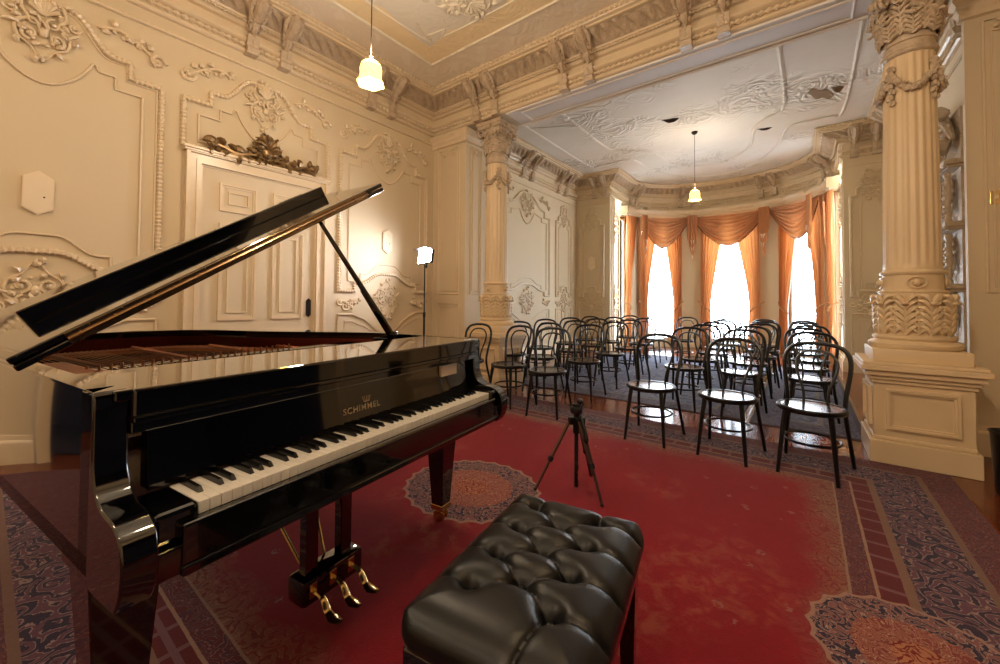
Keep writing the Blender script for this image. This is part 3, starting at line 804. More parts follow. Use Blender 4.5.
# ---- columns
def column(label,X,Y,rz=0):
    t=thing('column',label,'column',(X,Y,0))
    p=MB(); h=.288
    p.b2((-h,-h,0),(h,h,.17),.006); p.b2((-h+.02,-h+.02,.17),(h-.02,h-.02,.20),.008); p.b2((-.26,-.26,.2),(.26,.26,.62))
    for z0,z1,w in ((.60,.63,.275),(.63,.66,.29),(.66,.70,.31),(.70,.74,.333),(.74,.765,.32)): p.b2((-w,-w,z0),(w,w,z1),.006)
    for s_,ax in ((-1,0),(1,0),(-1,1),(1,1)):
        for ins,wd,hh in ((0,.018,.022),(.018,.014,.012)):
            def fn(lo,hi,h0,h1):
                if ax==0: p.b2((s_*h0,lo[0],lo[1]),(s_*h1,hi[0],hi[1]))
                else: p.b2((lo[0],s_*h0,lo[1]),(hi[0],s_*h1,hi[1]))
            frame4(p,fn,-.19+ins,.19-ins,.26+ins,.56-ins,wd,.2605,.26+hh)
    p.build('pedestal','column',t,smooth=False)
    b=MB(); b.b2((-.26,-.26,.765),(.26,.26,.86),.004)
    b.lathe([(.25,.86),(.262,.875),(.262,.90),(.245,.915),(.225,.92),(.225,.93),(.235,.94),(.235,.955),(.215,.965),(.20,.97),(.195,1.29),(.20,1.295),(.20,1.305),(.19,1.31),(.172,1.315),(.172,1.43),(.185,1.435),(.19,1.45),(.182,1.465),(.168,1.47)],n=40)
    b.build('base','column',t)
    b=MB()
    fcy=lambda a,b_,h: ((.196+h)*math.cos(a/.2),(.196+h)*math.sin(a/.2),b_)
    for k in range(10): acanthus(b,fcy,.2*(2*PI*(k+.5)/10),.975,.058,.20,.010,.012,4)
    for k in range(10): acanthus(b,fcy,.2*2*PI*k/10,.968,.072,.295,.016,.040,6)
    for k in range(4):
        an=PI/4+PI/2*k+PI/4; rows=MB
        b.ell((.178*math.cos(an),.178*math.sin(an),1.37),(.03,.03,.03),10,6)
        an0=an
        P=[(.182*math.cos(an0+.30*math.cos(q)),.182*math.sin(an0+.30*math.cos(q)),1.37+.042*math.sin(q)) for q in [2*PI*i/16 for i in range(16)]]
        b.tube(P,.007,5,closed=True)
    b.build('acanthus_collar','column',t,angle=60)
    # fluted shaft
    s_=MB(); n=120; NF=20
    def fl(an,z): 
        u=(an*NF/(2*PI))%1.0; return 1-.055*max(0,math.sin(PI*min(1,max(0,(u-.12)/.76)))) if 1.52<z<3.14 else 1.0
    prof=[(.166,1.465),(.166,1.50),(.164,1.53)]+[(.164-.016*((z-1.53)/1.6)**1.5,z) for z in (1.6,1.9,2.3,2.7,3.0,3.10)]+[(.148,3.13),(.148,3.16)]
    s_.lathe(prof,n=n,rfun=fl); s_.build('shaft','column',t,angle=50)
    # necking and capital
    c=MB(); c.lathe([(.148,3.15),(.165,3.16),(.17,3.175),(.165,3.19),(.15,3.195),(.15,3.25),(.162,3.255),(.162,3.27),(.15,3.275),(.145,3.45),(.16,3.58),(.19,3.65)],n=32)
    sq=[]
    for k in range(4):
        for u in (-.5,-.25,0,.25,.5):
            a=PI/4+PI/2*k+ (u*PI/2)
            r=.245 if abs(u)==.5 else (.20 if u else .185)
            a=PI/2*k+u*PI/2; r=.185+.10*(abs(u)*2)**2
            sq.append((r*math.cos(a),r*math.sin(a)))
    sq=[q for i,q in enumerate(sq) if i%5!=4]
    c.prism(sq,3.65,3.695); c.prism([(x*1.07,y*1.07) for x,y in sq],3.695,3.744)
    fcp=lambda a,b_,h: ((.152+h)*math.cos(a/.15),(.152+h)*math.sin(a/.15),b_)
    for k in range(8): acanthus(c,fcp,.15*2*PI*(k+.5)/8,3.30,.060,.28,.022,.075,6)
    for k in range(8): acanthus(c,fcp,.15*2*PI*k/8,3.28,.062,.17,.024,.060,5)
    for k in range(4):
        an=PI/4+PI/2*k; cx,cy=math.cos(an),math.sin(an)
        for s2 in (-1,1):
            P=[];R=[]
            P.append((.15*math.cos(an+s2*.5),.15*math.sin(an+s2*.5),3.48)); R.append(.012)
            for i in range(15):
                q=i/14; aa=PI*.9-q*2.7*PI; r=.06*(1-q)+.004
                rr=.235+r*math.cos(aa); P.append((rr*cx-s2*.016*cy,rr*cy+s2*.016*cx,3.58+r*math.sin(aa))); R.append(.017*(1-.4*q))
            c.tube(P,R,6)
        an=PI/2*k; c.ell((.205*math.cos(an),.205*math.sin(an),3.67),(.035,.035,.04),8,6)
        for s2 in (-1,1):
            P=[((.17+.01)*math.cos(an+s2*(.25-.0*i)+s2*.1*math.cos(2*PI*i/10)),.18*math.sin(an+s2*.25+s2*.1*math.cos(2*PI*i/10)),3.57+.03*math.sin(2*PI*i/10)) for i in range(10)]
            c.tube(P,.008,5)
    c.build('capital','carve',t,angle=60)
    g=MB(); rnd=random.Random(3)
    for k in range(110):
        an=2*PI*k/110; z=3.03-.16*abs(math.sin(an*2+PI/2))**.8
        r=.165+.012*rnd.random(); sz=.016+.012*rnd.random()
        g.ell((r*math.cos(an),r*math.sin(an),z+.02*(rnd.random()-.5)),(sz,sz,sz*1.2),6,4)
        if k%2==0:
            a2=an+.05; q=.185+.02*rnd.random(); dz=.05*(rnd.random()-.5)
            g.tube([(.165*math.cos(an),.165*math.sin(an),z),(q*math.cos(a2),q*math.sin(a2),z+dz*.6),(.175*math.cos(a2+.06),.175*math.sin(a2+.06),z+dz*1.3)],[.006,.014,.003],5)
    for k in range(4):
        an=PI/4*0+PI/2*k+PI/4
        an=PI/2*k+PI/4
        for j in range(7): 
            g.ell((.168*math.cos(an),.168*math.sin(an),3.06-.045*j),(.028-.002*j,.028-.002*j,.026),6,4)
            leaf_a=an+.12*(-1)**j; g.ell((.172*math.cos(leaf_a),.172*math.sin(leaf_a),3.05-.045*j),(.016,.016,.022),6,4)
    g.build('flower_garland','carve',t)
    return t
column('large fluted column with carved capital and flower garland at the right of the arch',.68,4.465)
column('fluted column with garland at the left of the arch, behind the piano',-3.51,4.50)
# ---- carved overmantel on the right bay wall
t=thing('carved_overmantel','carved painted overmantel with shelves and colonnettes behind the big column','overmantel',(XRB,6.6,0))
p=MB(); p.b2((-.14,-1.0,.24),(0,1.0,.78),.01); p.b2((-.2,-1.05,.78),(0,1.05,.84),.01); p.b2((-.05,-.95,.84),(0,.95,3.1)); p.build('carcass','carve',t,smooth=False)
for z in (1.35,1.95,2.55):
    q=MB(); q.b2((-.17,-.98,z),(0,.98,z+.05),.01); q.b2((-.14,-.96,z-.03),(0,.96,z),.008); rope(q,[(-.16,-.98,z-.015),(-.16,.98,z-.015)],.012,.04); q.build('shelf','carve',t,smooth=False)
for z in (.84,1.40,2.0):
    for y in (-.9,-.45,0,.45,.9):
        q=MB(); q.lathe([(.03,0),(.03,.03),(.018,.05),(.022,.2),(.026,.3),(.018,.42),(.03,.45),(.03,.48)],(-.13,y,z),10)
        for k in range(5): q.ell((-.15,y,z+.1+.06*k),(.018,.022,.02),6,4)
        q.build('colonnette','carve',t)
    f=lambda a,b,h:(-.05-h,a,b)
    for y in (-.68,-.22,.22,.68):
        q=MB(); cartouche(q,f,y,z+.26,.2,.22,1,.03); q.build('carved_panel','carve',t)
q=MB(); f=lambda a,b,h:(-.06-h,a,b)
[cartouche(q,f,yy,2.90,.27,.25,1,.04) for yy in (-.62,0,.62)]
for s_ in (-1,1): stroke(q,f,[(s_*.3,3.05),(s_*.6,3.1),(s_*.95,2.8)],.05,.04,6,leaf=3)
q.build('pediment','carve',t)
# ================================================================= RUGS
def rug(nm,label,cx,cy,hx,hy,mat,z=0,th=.01,ext=0):
    mb=MB(); mb.b2((-hx,-hy-ext,0),(hx,hy,th)); o=mb.build(nm,mat,smooth=False); o.location=(cx,cy,z)
    fr=MB()
    for s_ in (-1,1):
        n=int(hy*2/.05)
        for k in range(n):
            y=-hy+.05*(k+.5); fr.tube([(s_*hx,y,th*.7),(s_*(hx+.03),y+.006*math.sin(k*2.3),th*.3)],.003,4)
    if not ext: f_=fr.build('fringe','lining',o); f_['kind']='stuff'
    return tag(o,label,'rug')
rug('persian_rug','large worn red Persian rug with central medallion under the piano',-1.74,2.03,2.54,2.12,'rug',ext=1.3)
M['bluerug']=rug_blue('blue_grey_rug',1.60,2.25); M['bluerug2']=rug_blue('blue_grey_runner',.43,2.2)
rug('persian_rug','wide faded blue-grey patterned rug under the left block of chairs',-2.10,7.02,1.58,2.25,'bluerug')
rug('persian_rug','narrow blue-grey rug under the right-hand chairs',-.005,6.92,.44,2.2,'bluerug2')
RT=.0102
# ================================================================= CHAIRS
def make_chair():
    t=thing('bentwood_chair','','chair',(0,0,RT))
    s_=MB(); s_.lathe([(.001,.452),(.14,.452),(.178,.450),(.182,.455),(.178,.462),(.14,.458),(.001,.456)],n=28); s_.build('seat','seat',t)
    s_=MB()
    prof=[(.178,.435),(.198,.432),(.207,.442),(.207,.458),(.200,.466),(.184,.466),(.178,.458)]
    n=32; rows=[[(r*math.cos(2*PI*k/n),r*math.sin(2*PI*k/n),z) for k in range(n+1)] for r,z in prof+[prof[0]]]
    s_.grid(rows); s_.build('seat_ring','blackwood',t)
    half=[(.205,.275,0),(.192,.235,.15),(.172,.185,.35),(.168,.168,.45),(.176,.18,.55),(.196,.215,.70),(.190,.24,.80),(.145,.258,.862),(.07,.268,.884)]
    P=half+[(0,.27,.888)]+[(-x,y,z) for x,y,z in half[::-1]]
    C=cat_rom(P,4); N=len(C)
    s_=MB(); s_.tube(C,[.0125+.003*math.sin(PI*i/(N-1)) for i in range(N)],7); s_.v=[(a,b,max(0,c)) for a,b,c in s_.v]; s_.build('back_frame','blackwood',t)
    half=[(.070,.172,.455),(.078,.186,.55),(.118,.213,.68),(.122,.232,.76),(.085,.246,.815),(.04,.251,.832)]
    P=half+[(0,.253,.836)]+[(-x,y,z) for x,y,z in half[::-1]]
    s_=MB(); s_.tube(cat_rom(P,4),.0095,6); s_.build('back_loop','blackwood',t)
    for sx in (-1,1):
        s_=MB(); s_.tube([(sx*.125,-.135,.445),(sx*.14,-.155,.3),(sx*.165,-.19,0)],[.0175,.0165,.0115],8); s_.v=[(a,b,max(0,c)) for a,b,c in s_.v]; s_.build('leg','blackwood',t)
    s_=MB(); s_.tube([(.165*math.cos(2*PI*k/28),.01+.172*math.sin(2*PI*k/28),.225) for k in range(28)],.009,6,closed=True); s_.build('leg_ring','blackwood',t)
    return t
proto=make_chair(); kids=list(proto.children); used=[False]
def place_chair(x,y,rz,label,group):
    if not used[0]: r=proto; used[0]=True
    else:
        r=proto.copy(); COL.objects.link(r)
        for ch in kids:
            c=ch.copy(); COL.objects.link(c); c.parent=r
    r.location=(x,y,RT+.0006); r.rotation_euler=(0,0,rz); tag(r,label,'chair',group)
rows_r=[3.62,4.93,5.72,6.53,7.36,8.18]
ordw=['front','second','third','fourth','fifth','back']
colr=[(.035,'end by the big column'),(-.53,'middle'),(-1.10,'end by the aisle')]
rj=random.Random(5)
for i,y in enumerate(rows_r):
    for j,(x,cn) in enumerate(colr):
        jx,jy,jr=(rj.uniform(-.03,.03),rj.uniform(-.03,.03),rj.uniform(-.10,.10))
        rz=jr
        if i==0: jx=jy=0; rz=(-.16,-.10,-.02)[j]; 
        if i==0 and j==1: x=-.49
        if i==0 and j==2: x=-1.08
        place_chair(x+jx,y+jy,rz,'black bentwood chair in the %s row of the right block, %s'%(ordw[i],cn),'bentwood chairs of the right block')
rows_l=[3.66,4.60,5.45,6.35,7.15]
ordl=['front','second','third','fourth','last full']
coll=[(-2.18,'aisle end'),(-2.74,'middle'),(-3.28,'end by the wall')]
for i,y in enumerate(rows_l):
    for j,(x,cn) in enumerate(coll):
        jx,jy,jr=(rj.uniform(-.03,.03),rj.uniform(-.04,.04),rj.uniform(-.12,.12))
        if i==0: x,y_,rz=((-2.19,3.70,.25),(-2.74,3.76,.0),(-3.33,3.70,.1))[j]
        else: x,y_,rz=x+jx-.03*i,y+jy,jr+.1
        place_chair(x,y_,rz,'black bentwood chair in the %s row of the left block, %s'%(ordl[i],cn),'bentwood chairs of the left block')
for x,cn in ((-1.86,'right'),(-2.42,'middle'),(-2.98,'left')):
    place_chair(x,8.28,rj.uniform(-.1,.1),'black bentwood chair at the %s of the three farthest left chairs before the left window'%cn,'three farthest chairs of the left block')
# ================================================================= PIANO
PRZ=math.atan2(.992,-.125)-PI/2     # keyboard direction
# local frame: x=u (bass->treble), y = -v?  use mapping: local x = u , local y = v
pu=Vector((-.125,.992)).normalized(); pv=Vector((-pu.y,pu.x))   # left normal of u = v direction
ang=math.atan2(pu.y,pu.x)
PX,PY=-1.186,.146
piano=thing('grand_piano','glossy black grand piano with raised lid and open keyboard','piano',(PX,PY,RT),ang)
W=1.47
def pb(name,mat,parent=piano,**k): return lambda mb: mb.build(name,mat,parent,**k)
# rim outline
curve=cat_rom([(W,.36,0),(W,.55,0),(1.44,.74,0),(1.33,.98,0),(1.19,1.22,0),(1.10,1.45,0),(1.03,1.68,0),(.90,1.86,0),(.68,1.96,0),(.42,1.985,0),(.16,1.97,0),(.03,1.90,0),(0,1.78,0)],5)
outer=[(W,.0)]+[(p.x,p.y) for p in curve]+[(0,0)]
def inset(poly,d):
    N=len(poly); out=[]
    for i in range(N):
        a=Vector(poly[i-1]);b=Vector(poly[i]);c=Vector(poly[(i+1)%N])
        n1=(b-a).normalized(); n2=(c-b).normalized()
        n1=Vector((-n1.y,n1.x)); n2=Vector((-n2.y,n2.x)); m=n1+n2; k=m.dot(n1)
        out.append(b+m*(d/k if abs(k)>.3 else d))
    return [(p.x,p.y) for p in out]
inner=inset(outer,.05)
def ringwall(mb,o,i,z0,z1,rng):
    for k in rng:
        a,b=o[k],o[k+1]; c,d_=i[k+1],i[k]
        mb.prism([a,b,c,d_],z0,z1)
mb=MB(); n=len(outer)
# outer rim: smooth strip with thickness
def strip(mb,poly_o,poly_i,z0,z1):
    rows=[[(p[0],p[1],z0) for p in poly_o],[(p[0],p[1],z1-.006) for p in poly_o]]
    rows+=[[(p[0]*.96+q[0]*.04,p[1]*.96+q[1]*.04,z1) for p,q in zip(poly_o,poly_i)]]
    rows+=[[(p[0],p[1],z1) for p in poly_i],[(p[0],p[1],z0) for p in poly_i],[(p[0],p[1],z0) for p in poly_o]]
    mb.grid(rows)
oo=outer+[]; ii=inner+[]
strip(mb,oo[:-1]+[(0,.0)],ii[:-1]+[(.05,.05)],.62,1.0)
mb.build('rim','black',piano,angle=35)
mb=MB(); i2=inset(outer,.0505); i3=inset(outer,.075)
strip(mb,i2,i3,.70,.965); mb.build('inner_rim','innerrim',piano,angle=35)
mb=MB(); mb.prism(inset(outer,.07),.84,.87); mb.build('soundboard','innerrim',piano,smooth=False)
# iron plate with webs
mb=MB(); pl=inset(outer,.09); pl=[(x,max(y,.30)) for x,y in pl]
n=len(pl)
inn=inset(pl,.10)
for k in range(n):
    a,b=pl[k],pl[(k+1)%n]; c,d_=inn[(k+1)%n],inn[k]
    if (Vector(a)-Vector(b)).length<.004: continue
    mb.prism([a,b,c,d_],.885,.905)
mb.b2((.10,.34,.89),(1.36,.52,.912),.005)
for x0,x1,y1 in ((.32,.28,1.84),(.58,.62,1.80),(.86,.90,1.55),(1.12,1.10,1.2)):
    mb.tube([(x0,.45,.915),(x1,y1,.915)],.012,6)
for k in range(10): mb.lathe([(.02,0),(.02,.02),(.012,.03)],(.18+.12*k,.54,.905),8)
mb.build('iron_plate','goldplate',piano,smooth=False)
# strings, pins, dampers
def bent_y(x):
    best=1.9
    for a,b in zip(inn,inn[1:]):
        if (a[0]-x)*(b[0]-x)<=0 and a[1]>.6: best=min(best,max(a[1],b[1]))
    return best
mb=MB()
for k in range(64):
    x=.13+1.22*k/63; x2=x-.02; mb.tube([(x,.42,.928),(x2,max(.7,bent_y(x)-.12),.928)],.0008 if k>16 else .0018,4)
o=mb.build('strings','copper',piano); o['kind']='stuff'
mb=MB()
for k in range(72):
    for r in range(3):
        x=.12+1.24*k/71+.004*r; mb.tube([(x,.36+.03*r,.905),(x,.36+.03*r,.970)],.0038,5)
o=mb.build('tuning_pins','copper',piano,smooth=False); o['kind']='stuff'
mb=MB()
for k in range(26): mb.tube([(.14+.029*k,.60+.004*k,.905),(.14+.029*k,.60+.004*k,.982)],.0045,5)
mb.b2((.12,.59,.905),(.88,.60,.925)); o=mb.build('damper_wires','copper',piano,smooth=False)
mb=MB()
for k in range(66): mb.b2((.14+.0165*k-.005,.62,.93),(.14+.0165*k+.005,.70,.962))
o=mb.build('damper_heads','black',piano,smooth=False); o['kind']='stuff'
mb=MB(); mb.b2((.13,.50,.90),(.17,.53,.975),.004); mb.b2((.08,.49,.958),(.15,.86,.975),.003); mb.build('action_rail','goldplate',piano,smooth=False)
# front deck
mb=MB(); mb.b2((.03,-.02,.975),(W-.03,.33,.999),.004); mb.build('music_shelf','black',piano,smooth=False)
mb=MB(); mb.b2((.059,-.028,.935),(W-.059,.02,.9995),.006); mb.b2((.059,-.034,.925),(W-.059,-.008,.938),.003); mb.b2((.059,-.02,.90),(W-.059,.01,.926),.003)
mb.build('front_beam','black',piano,smooth=False)
# fallboard
fb=MB(); fb.add([(.10,.018,.90),(W-.10,.018,.90),(W-.10,.002,.757),(.10,.002,.757),(.10,.05,.90),(W-.10,.05,.90),(W-.10,.05,.757),(.10,.05,.757)],[(0,1,2,3),(4,7,6,5),(0,3,7,4),(1,5,6,2),(0,4,5,1),(3,2,6,7)])
fall=fb.build('fallboard','black',piano,smooth=False)
def text_obj(txt,size,name,mat,parent,loc,extr=.0006,width=None,tilt=0):
    cu=bpy.data.curves.new(name,'FONT'); cu.body=txt; cu.size=size; cu.extrude=extr; cu.space_character=1.18; cu.align_x='CENTER'; cu.offset=.0004
    tmp=bpy.data.objects.new(name,cu); COL.objects.link(tmp)
    dg=bpy.context.evaluated_depsgraph_get(); me=bpy.data.meshes.new_from_object(tmp.evaluated_get(dg))
    bpy.data.objects.remove(tmp); me.materials.clear(); me.materials.append(M[mat])
    xs=[v.co.x for v in me.vertices]; w=max(xs)-min(xs)
    k=width/w if width else 1
    for v in me.vertices: v.co.x*=k
    o=bpy.data.objects.new(name,me); COL.objects.link(o); o.parent=parent; o.location=loc; o.rotation_euler=(PI/2+tilt,0,0)
    return o
tilt=math.atan2(.016,.143)
TU=.715
fz=lambda z:.002+.016*(z-.757)/.143-.0015
text_obj('SCHIMMEL',.030,'lettering','gilded_letter',fall,(TU,fz(.797),.797),.0005,.165,-tilt)
mb=MB() # small crown emblem above lettering
for k in range(5): mb.tube([(TU+.022+.006*(k-2),fz(.832),0.8260),(TU+.022+.0085*(k-2),fz(.846),0.8400)],.0012,4); 
mb.tube([(TU+.010,fz(.831),0.8250),(TU+.034,fz(.831),0.8250)],.0015,4)
for k in range(5): mb.ell((TU+.022+.0085*(k-2),fz(.848),0.8420),(.002,.001,.002),6,4)
mb.build('crown_emblem','gilded_letter',fall)
mb=MB(); mb.b2((1.165,.002,.843),(1.285,.014,.894),.002); mb.build('beige_plate','plaque',fall,smooth=False)  # thin beige plate on the treble side of the fallboard
# key bed and keys
mb=MB(); mb.b2((.02,-.165,.625),(W-.02,.25,.685),.004); mb.b2((.0,.0,.62),(W,.9,.66)); mb.build('key_bed','black',piano,smooth=False)
mb=MB(); mb.b2((.10,-.172,.64),(W-.10,-.145,.727),.006); mb.b2((.10,-.176,.620),(W-.10,-.12,.642),.005); mb.build('key_slip','black',piano,smooth=False)
K0,K1=.142,1.363; kw=(K1-K0)/52
wk=MB(); wk.b2((0.0006,-.135,.700),(kw-.0006,.012,.728),.0016); wk0=wk.build('white_key','white_key',piano,smooth=False); wk0.location=(K0,0,.021)
for k in range(1,52):
    c=wk0.copy(); COL.objects.link(c); c.parent=piano; c.location=(K0+kw*k,0,.021)
bk=MB(); bk.add([(-.0054,-.090,.728),(.0054,-.090,.728),(-.0042,-.080,.7400),(.0042,-.080,.7400),(-.0042,.01,.741),(.0042,.01,.741),(-.0052,.012,.728),(.0052,.012,.728)],[(0,1,3,2),(2,3,5,4),(4,5,7,6),(0,2,4,6),(1,7,5,3),(0,6,7,1)])
bk0=None
for k in range(51):
    if (k%7) in (0,2,3,5,6):  # A B C D E F G starting on A: sharps after A, C, D, F, G
        x=K0+kw*(k+1)+{0:.001,2:-.0018,3:.0018,5:-.002,6:0}[k%7]
        if bk0 is None: bk0=bk.build('black_key','black_key',piano,smooth=False); bk0.location=(x,0,.021)
        else: c=bk0.copy(); COL.objects.link(c); c.parent=piano; c.location=(x,0,.021)
for a,b in ((.058,.139),(1.366,W-.058)):
    mb=MB(); mb.b2((a,-.150,.69),(b,.0,.756),.010); mb.build('key_block','black',piano,smooth=False)
# cheeks / arms with S profile
prof=[(.06,1.0),(-.004,1.0),(-.012,.985),(-.012,.87),(-.020,.825),(-.042,.79),(-.078,.772),(-.120,.766),(-.152,.754),(-.176,.726),(-.182,.68),(-.172,.635),(-.15,.60),(-.05,.595),(.06,.60)]
pc=[(p.x,p.y) for p in cat_rom([(a,b,0) for a,b in prof[2:13]],4)]
prof2=prof[:2]+pc+prof[13:]
for a,b in ((0,.058),(W-.058,W)):
    mb=MB(); mb.prism(prof2,a,b,lambda p,q,h:(h,p,q)); 
    o=mb.build('cheek','black',piano,angle=35)
    bv=o.modifiers.new('bevel','BEVEL'); bv.width=.004; bv.segments=2; bv.limit_method='ANGLE'
# lid
LA=math.radians(32.0); 
lid=bpy.data.objects.new('lid',None)
def lidmap(p):   # rotate about spine hinge (x=-.0,z=1.005)
    x,y,z=p; ca,sa=math.cos(LA),math.sin(LA); x0=x+.0
    return (x0*ca-z*sa, y, 1.008+x0*sa+z*ca)
VF=.50
lo=[(-.02,VF),(W+.03,VF)]+[(p.x*1.015+.012,p.y+.0) for p in curve if p.y>VF+.02]+[(-.02,1.80)]
mb=MB(); n=len(lo)
mb.v=[]; 
vs=[lidmap((a,b,.0)) for a,b in lo]+[lidmap((a,b,.02)) for a,b in lo]
mb.add(vs,[tuple(range(n))[::-1],tuple(range(n,2*n))]+[(i,(i+1)%n,n+(i+1)%n,n+i) for i in range(n)])
lid=mb.build('lid','black',piano,smooth=False)
bv=lid.modifiers.new('bevel','BEVEL'); bv.width=.005; bv.segments=2; bv.limit_method='ANGLE'
mb=MB()
def lbox(lo_,hi_,bev=.003):
    t_=MB(); t_.b2(lo_,hi_,bev); mb.add([lidmap(p) for p in t_.v],t_.f)
lbox((.10,VF-.003,.004),(W-.10,VF+.004,.040),.001)
t_=MB(); t_.tube([(.10,VF-.007,.022),(W-.10,VF-.007,.022)],.006,8)
for k in range(15): t_.tube([(.13+k*.088,VF-.007,.022),(.133+k*.088,VF-.007,.022)],.0085,8); t_.ell((.16+k*.088,VF-.003,.034),(.003,.002,.003),6,4); t_.ell((.12+k*.088,VF-.003,.010),(.003,.002,.003),6,4)
mb.add([lidmap(p) for p in t_.v],t_.f)
M['hinge']=simple('worn_hinge_metal',(176,146,112),.22,metal=1,var=.4,scale=3); mb.build('lid_hinge','hinge',lid,smooth=False)
mb=MB(); lbox((-.02,VF,.024),(W+.03,VF+.46,.044),.004); flap=mb.build('lid_flap','black',piano,smooth=False)
mb=MB(); lbox((.11,VF+.42,.044),(W-.015,VF+.462,.098),.004); mb.build('flap_apron','black',flap,smooth=False)
# prop
mb=MB(); a=Vector((1.36,.50,.985)); b=Vector(lidmap((1.15,.66,-.004)))
mb.tube([a,a.lerp(b,.5),b],[.017,.014,.010],8); mb.b2((1.32,.46,.965),(1.40,.56,.985),.004); mb.b2((1.345,.485,.98),(1.375,.515,1.02),.004)
mb.tube([a+Vector((.0,.03,0)),a.lerp(b,.42)+Vector((.0,.022,0))],[.010,.007],6)
mb.build('lid_prop','black',piano)
mb=MB(); mb.b2((1.30,.34,.96),(W-.052,.60,.985),.004); mb.build('prop_rest','black',piano,smooth=False)
# legs
for lx,ly in ((.075,.09),(1.435,.21),(.45,1.62)):
    mb=MB(); n=4
    for (z0,z1,w0,w1) in ((.60,.66,.075,.075),(.10,.60,.036,.066)):
        vs=[(lx+sx*w0,ly+sy*w0,z0) for sx,sy in ((-1,-1),(1,-1),(1,1),(-1,1))]+[(lx+sx*w1,ly+sy*w1,z1) for sx,sy in ((-1,-1),(1,-1),(1,1),(-1,1))]
        mb.add(vs,[(0,1,2,3),(4,7,6,5),(0,4,5,1),(1,5,6,2),(2,6,7,3),(3,7,4,0)])
    lg=mb.build('leg','black',piano,smooth=False)
    bv=lg.modifiers.new('bevel','BEVEL'); bv.width=.004; bv.segments=2
    mb=MB(); mb.b2((lx-.039,ly-.039,.075),(lx+.039,ly+.039,.105),.004); mb.tube([(lx,ly,.08),(lx,ly,.045)],.016,8)
    mb.b2((lx-.022,ly-.03,.02),(lx-.016,ly+.03,.065),.003); mb.b2((lx+.016,ly-.03,.02),(lx+.022,ly+.03,.065),.003); mb.b2((lx-.022,ly-.02,.058),(lx+.022,ly+.02,.068),.003)
    ca=mb.build('caster','brass',lg,smooth=False)
    mb=MB(); mb.tube([(lx-.014,ly+.01,.031),(lx+.014,ly+.01,.031)],.031,16); mb.build('wheel','brass',ca,smooth=False)
# pedal lyre
ly0=.25; 
mb=MB()
for x in (.68,.835): mb.b2((x-.026,ly0-.022,.15),(x+.026,ly0+.022,.64),.004)
mb.b2((.60,ly0-.06,.585),(.89,ly0+.08,.63),.005)
lyre=mb.build('pedal_lyre','black',piano,smooth=False)
mb=MB(); 
bx=MB(); bx.b2((.625,ly0-.05,.055),(.90,ly0+.055,.155),.018); bx.build('pedal_box','black',lyre)
for k,x in enumerate((.665,.75,.835)):
    mb=MB()
    C=[(0,.0,.112),(0,-.05,.110),(0,-.075,.098),(0,-.10,.066),(0,-.13,.056),(0,-.165,.058)]
    rows=[]
    ws=[.010,.011,.012,.014,.022,.012]
    cc=cat_rom(C,4); 
    for i,p in enumerate(cc):
        u=i/(len(cc)-1)*5; j=min(4,int(u)); w=ws[j]*(1-(u-j))+ws[j+1]*(u-j)
        rows.append([(x+w*q,ly0-.04+p.y*1.0,p.z+hh) for q,hh in ((-1,0),(-.6,.005),(.6,.005),(1,0),(.6,-.004),(-.6,-.004),(-1,0))])
    mb.grid(rows); mb.build('pedal','brass',lyre)
    if k<3:
        mb=MB(); mb.b2((x-.015,ly0-.054,.085),(x+.015,ly0-.049,.14),.002); mb.build('pedal_plate','brass',lyre,smooth=False)
for x,x2 in ((.70,.60),(.79,.90)):
    mb=MB(); mb.tube([(x,ly0+.05,.12),(x2,ly0+.42,.63)],.007,8); mb.build('lyre_brace','brass',lyre)
# ================================================================= BENCH
BX,BY=0,0
br=math.atan2(.987,-.16)-PI/2
ba=Vector((.987,.16)); bb=Vector((-.16,.987))
# frame centre a=-.435 b=1.075
ctr=ba*(-.437)+bb*(1.072)
bench=thing('piano_bench','black tufted leather piano bench in front of the keyboard','bench',(ctr.x,ctr.y,RT),math.atan2(ba.y,ba.x))
ha,hb=.222,.335
BT=[]
for k in range(4): 
    y=-.187+.145*k; BT+=[(-.117,y),(.10,y)]
for k in range(3): BT.append((-.008,-.187+.073+.145*k))
def segd(px,py,a,b):
    dx,dy=b[0]-a[0],b[1]-a[1]; L2=dx*dx+dy*dy; t=max(0,min(1,((px-a[0])*dx+(py-a[1])*dy)/L2))
    return math.hypot(px-a[0]-t*dx,py-a[1]-t*dy)
SG=[]
for i,p in enumerate(BT):
    for q in BT[i+1:]:
        if .09<math.hypot(p[0]-q[0],p[1]-q[1])<.15 and abs(p[0]-q[0])>.05: SG.append((p,q))
SIDE=[]
for p in BT:
    if p[0]<-.1: SIDE.append((p,(-ha,p[1])))
    elif p[0]>.09: SIDE.append((p,(ha,p[1])))
SIDE+=[((.10,-.187),(.07,-hb)),((-.117,.248),(-.105,hb)),((.10,.248),(.10,hb))]
BT2=BT
def top_h(x,y):
    ex=min(ha-abs(x),hb-abs(y))
    h=.036*(1-math.exp(-max(ex,0)/.030))
    db=min(math.hypot(x-p[0],y-p[1]) for p in BT2); h-= .046*math.exp(-(db/.021)**1.25)
    ds=min(segd(x,y,a,b) for a,b in SG); h-=.012*math.exp(-(ds/.0055)**1.1)+.011*math.exp(-(ds/.028)**2)
    d2=min(segd(x,y,a,b) for a,b in SIDE); h-=.008*math.exp(-(d2/.005)**1.2)+.005*math.exp(-(d2/.02)**2)
    return h
mb=MB(); NU,NV=92,138; rows=[]
def rb(x,y):  # rounded sides bulge
    return x,y
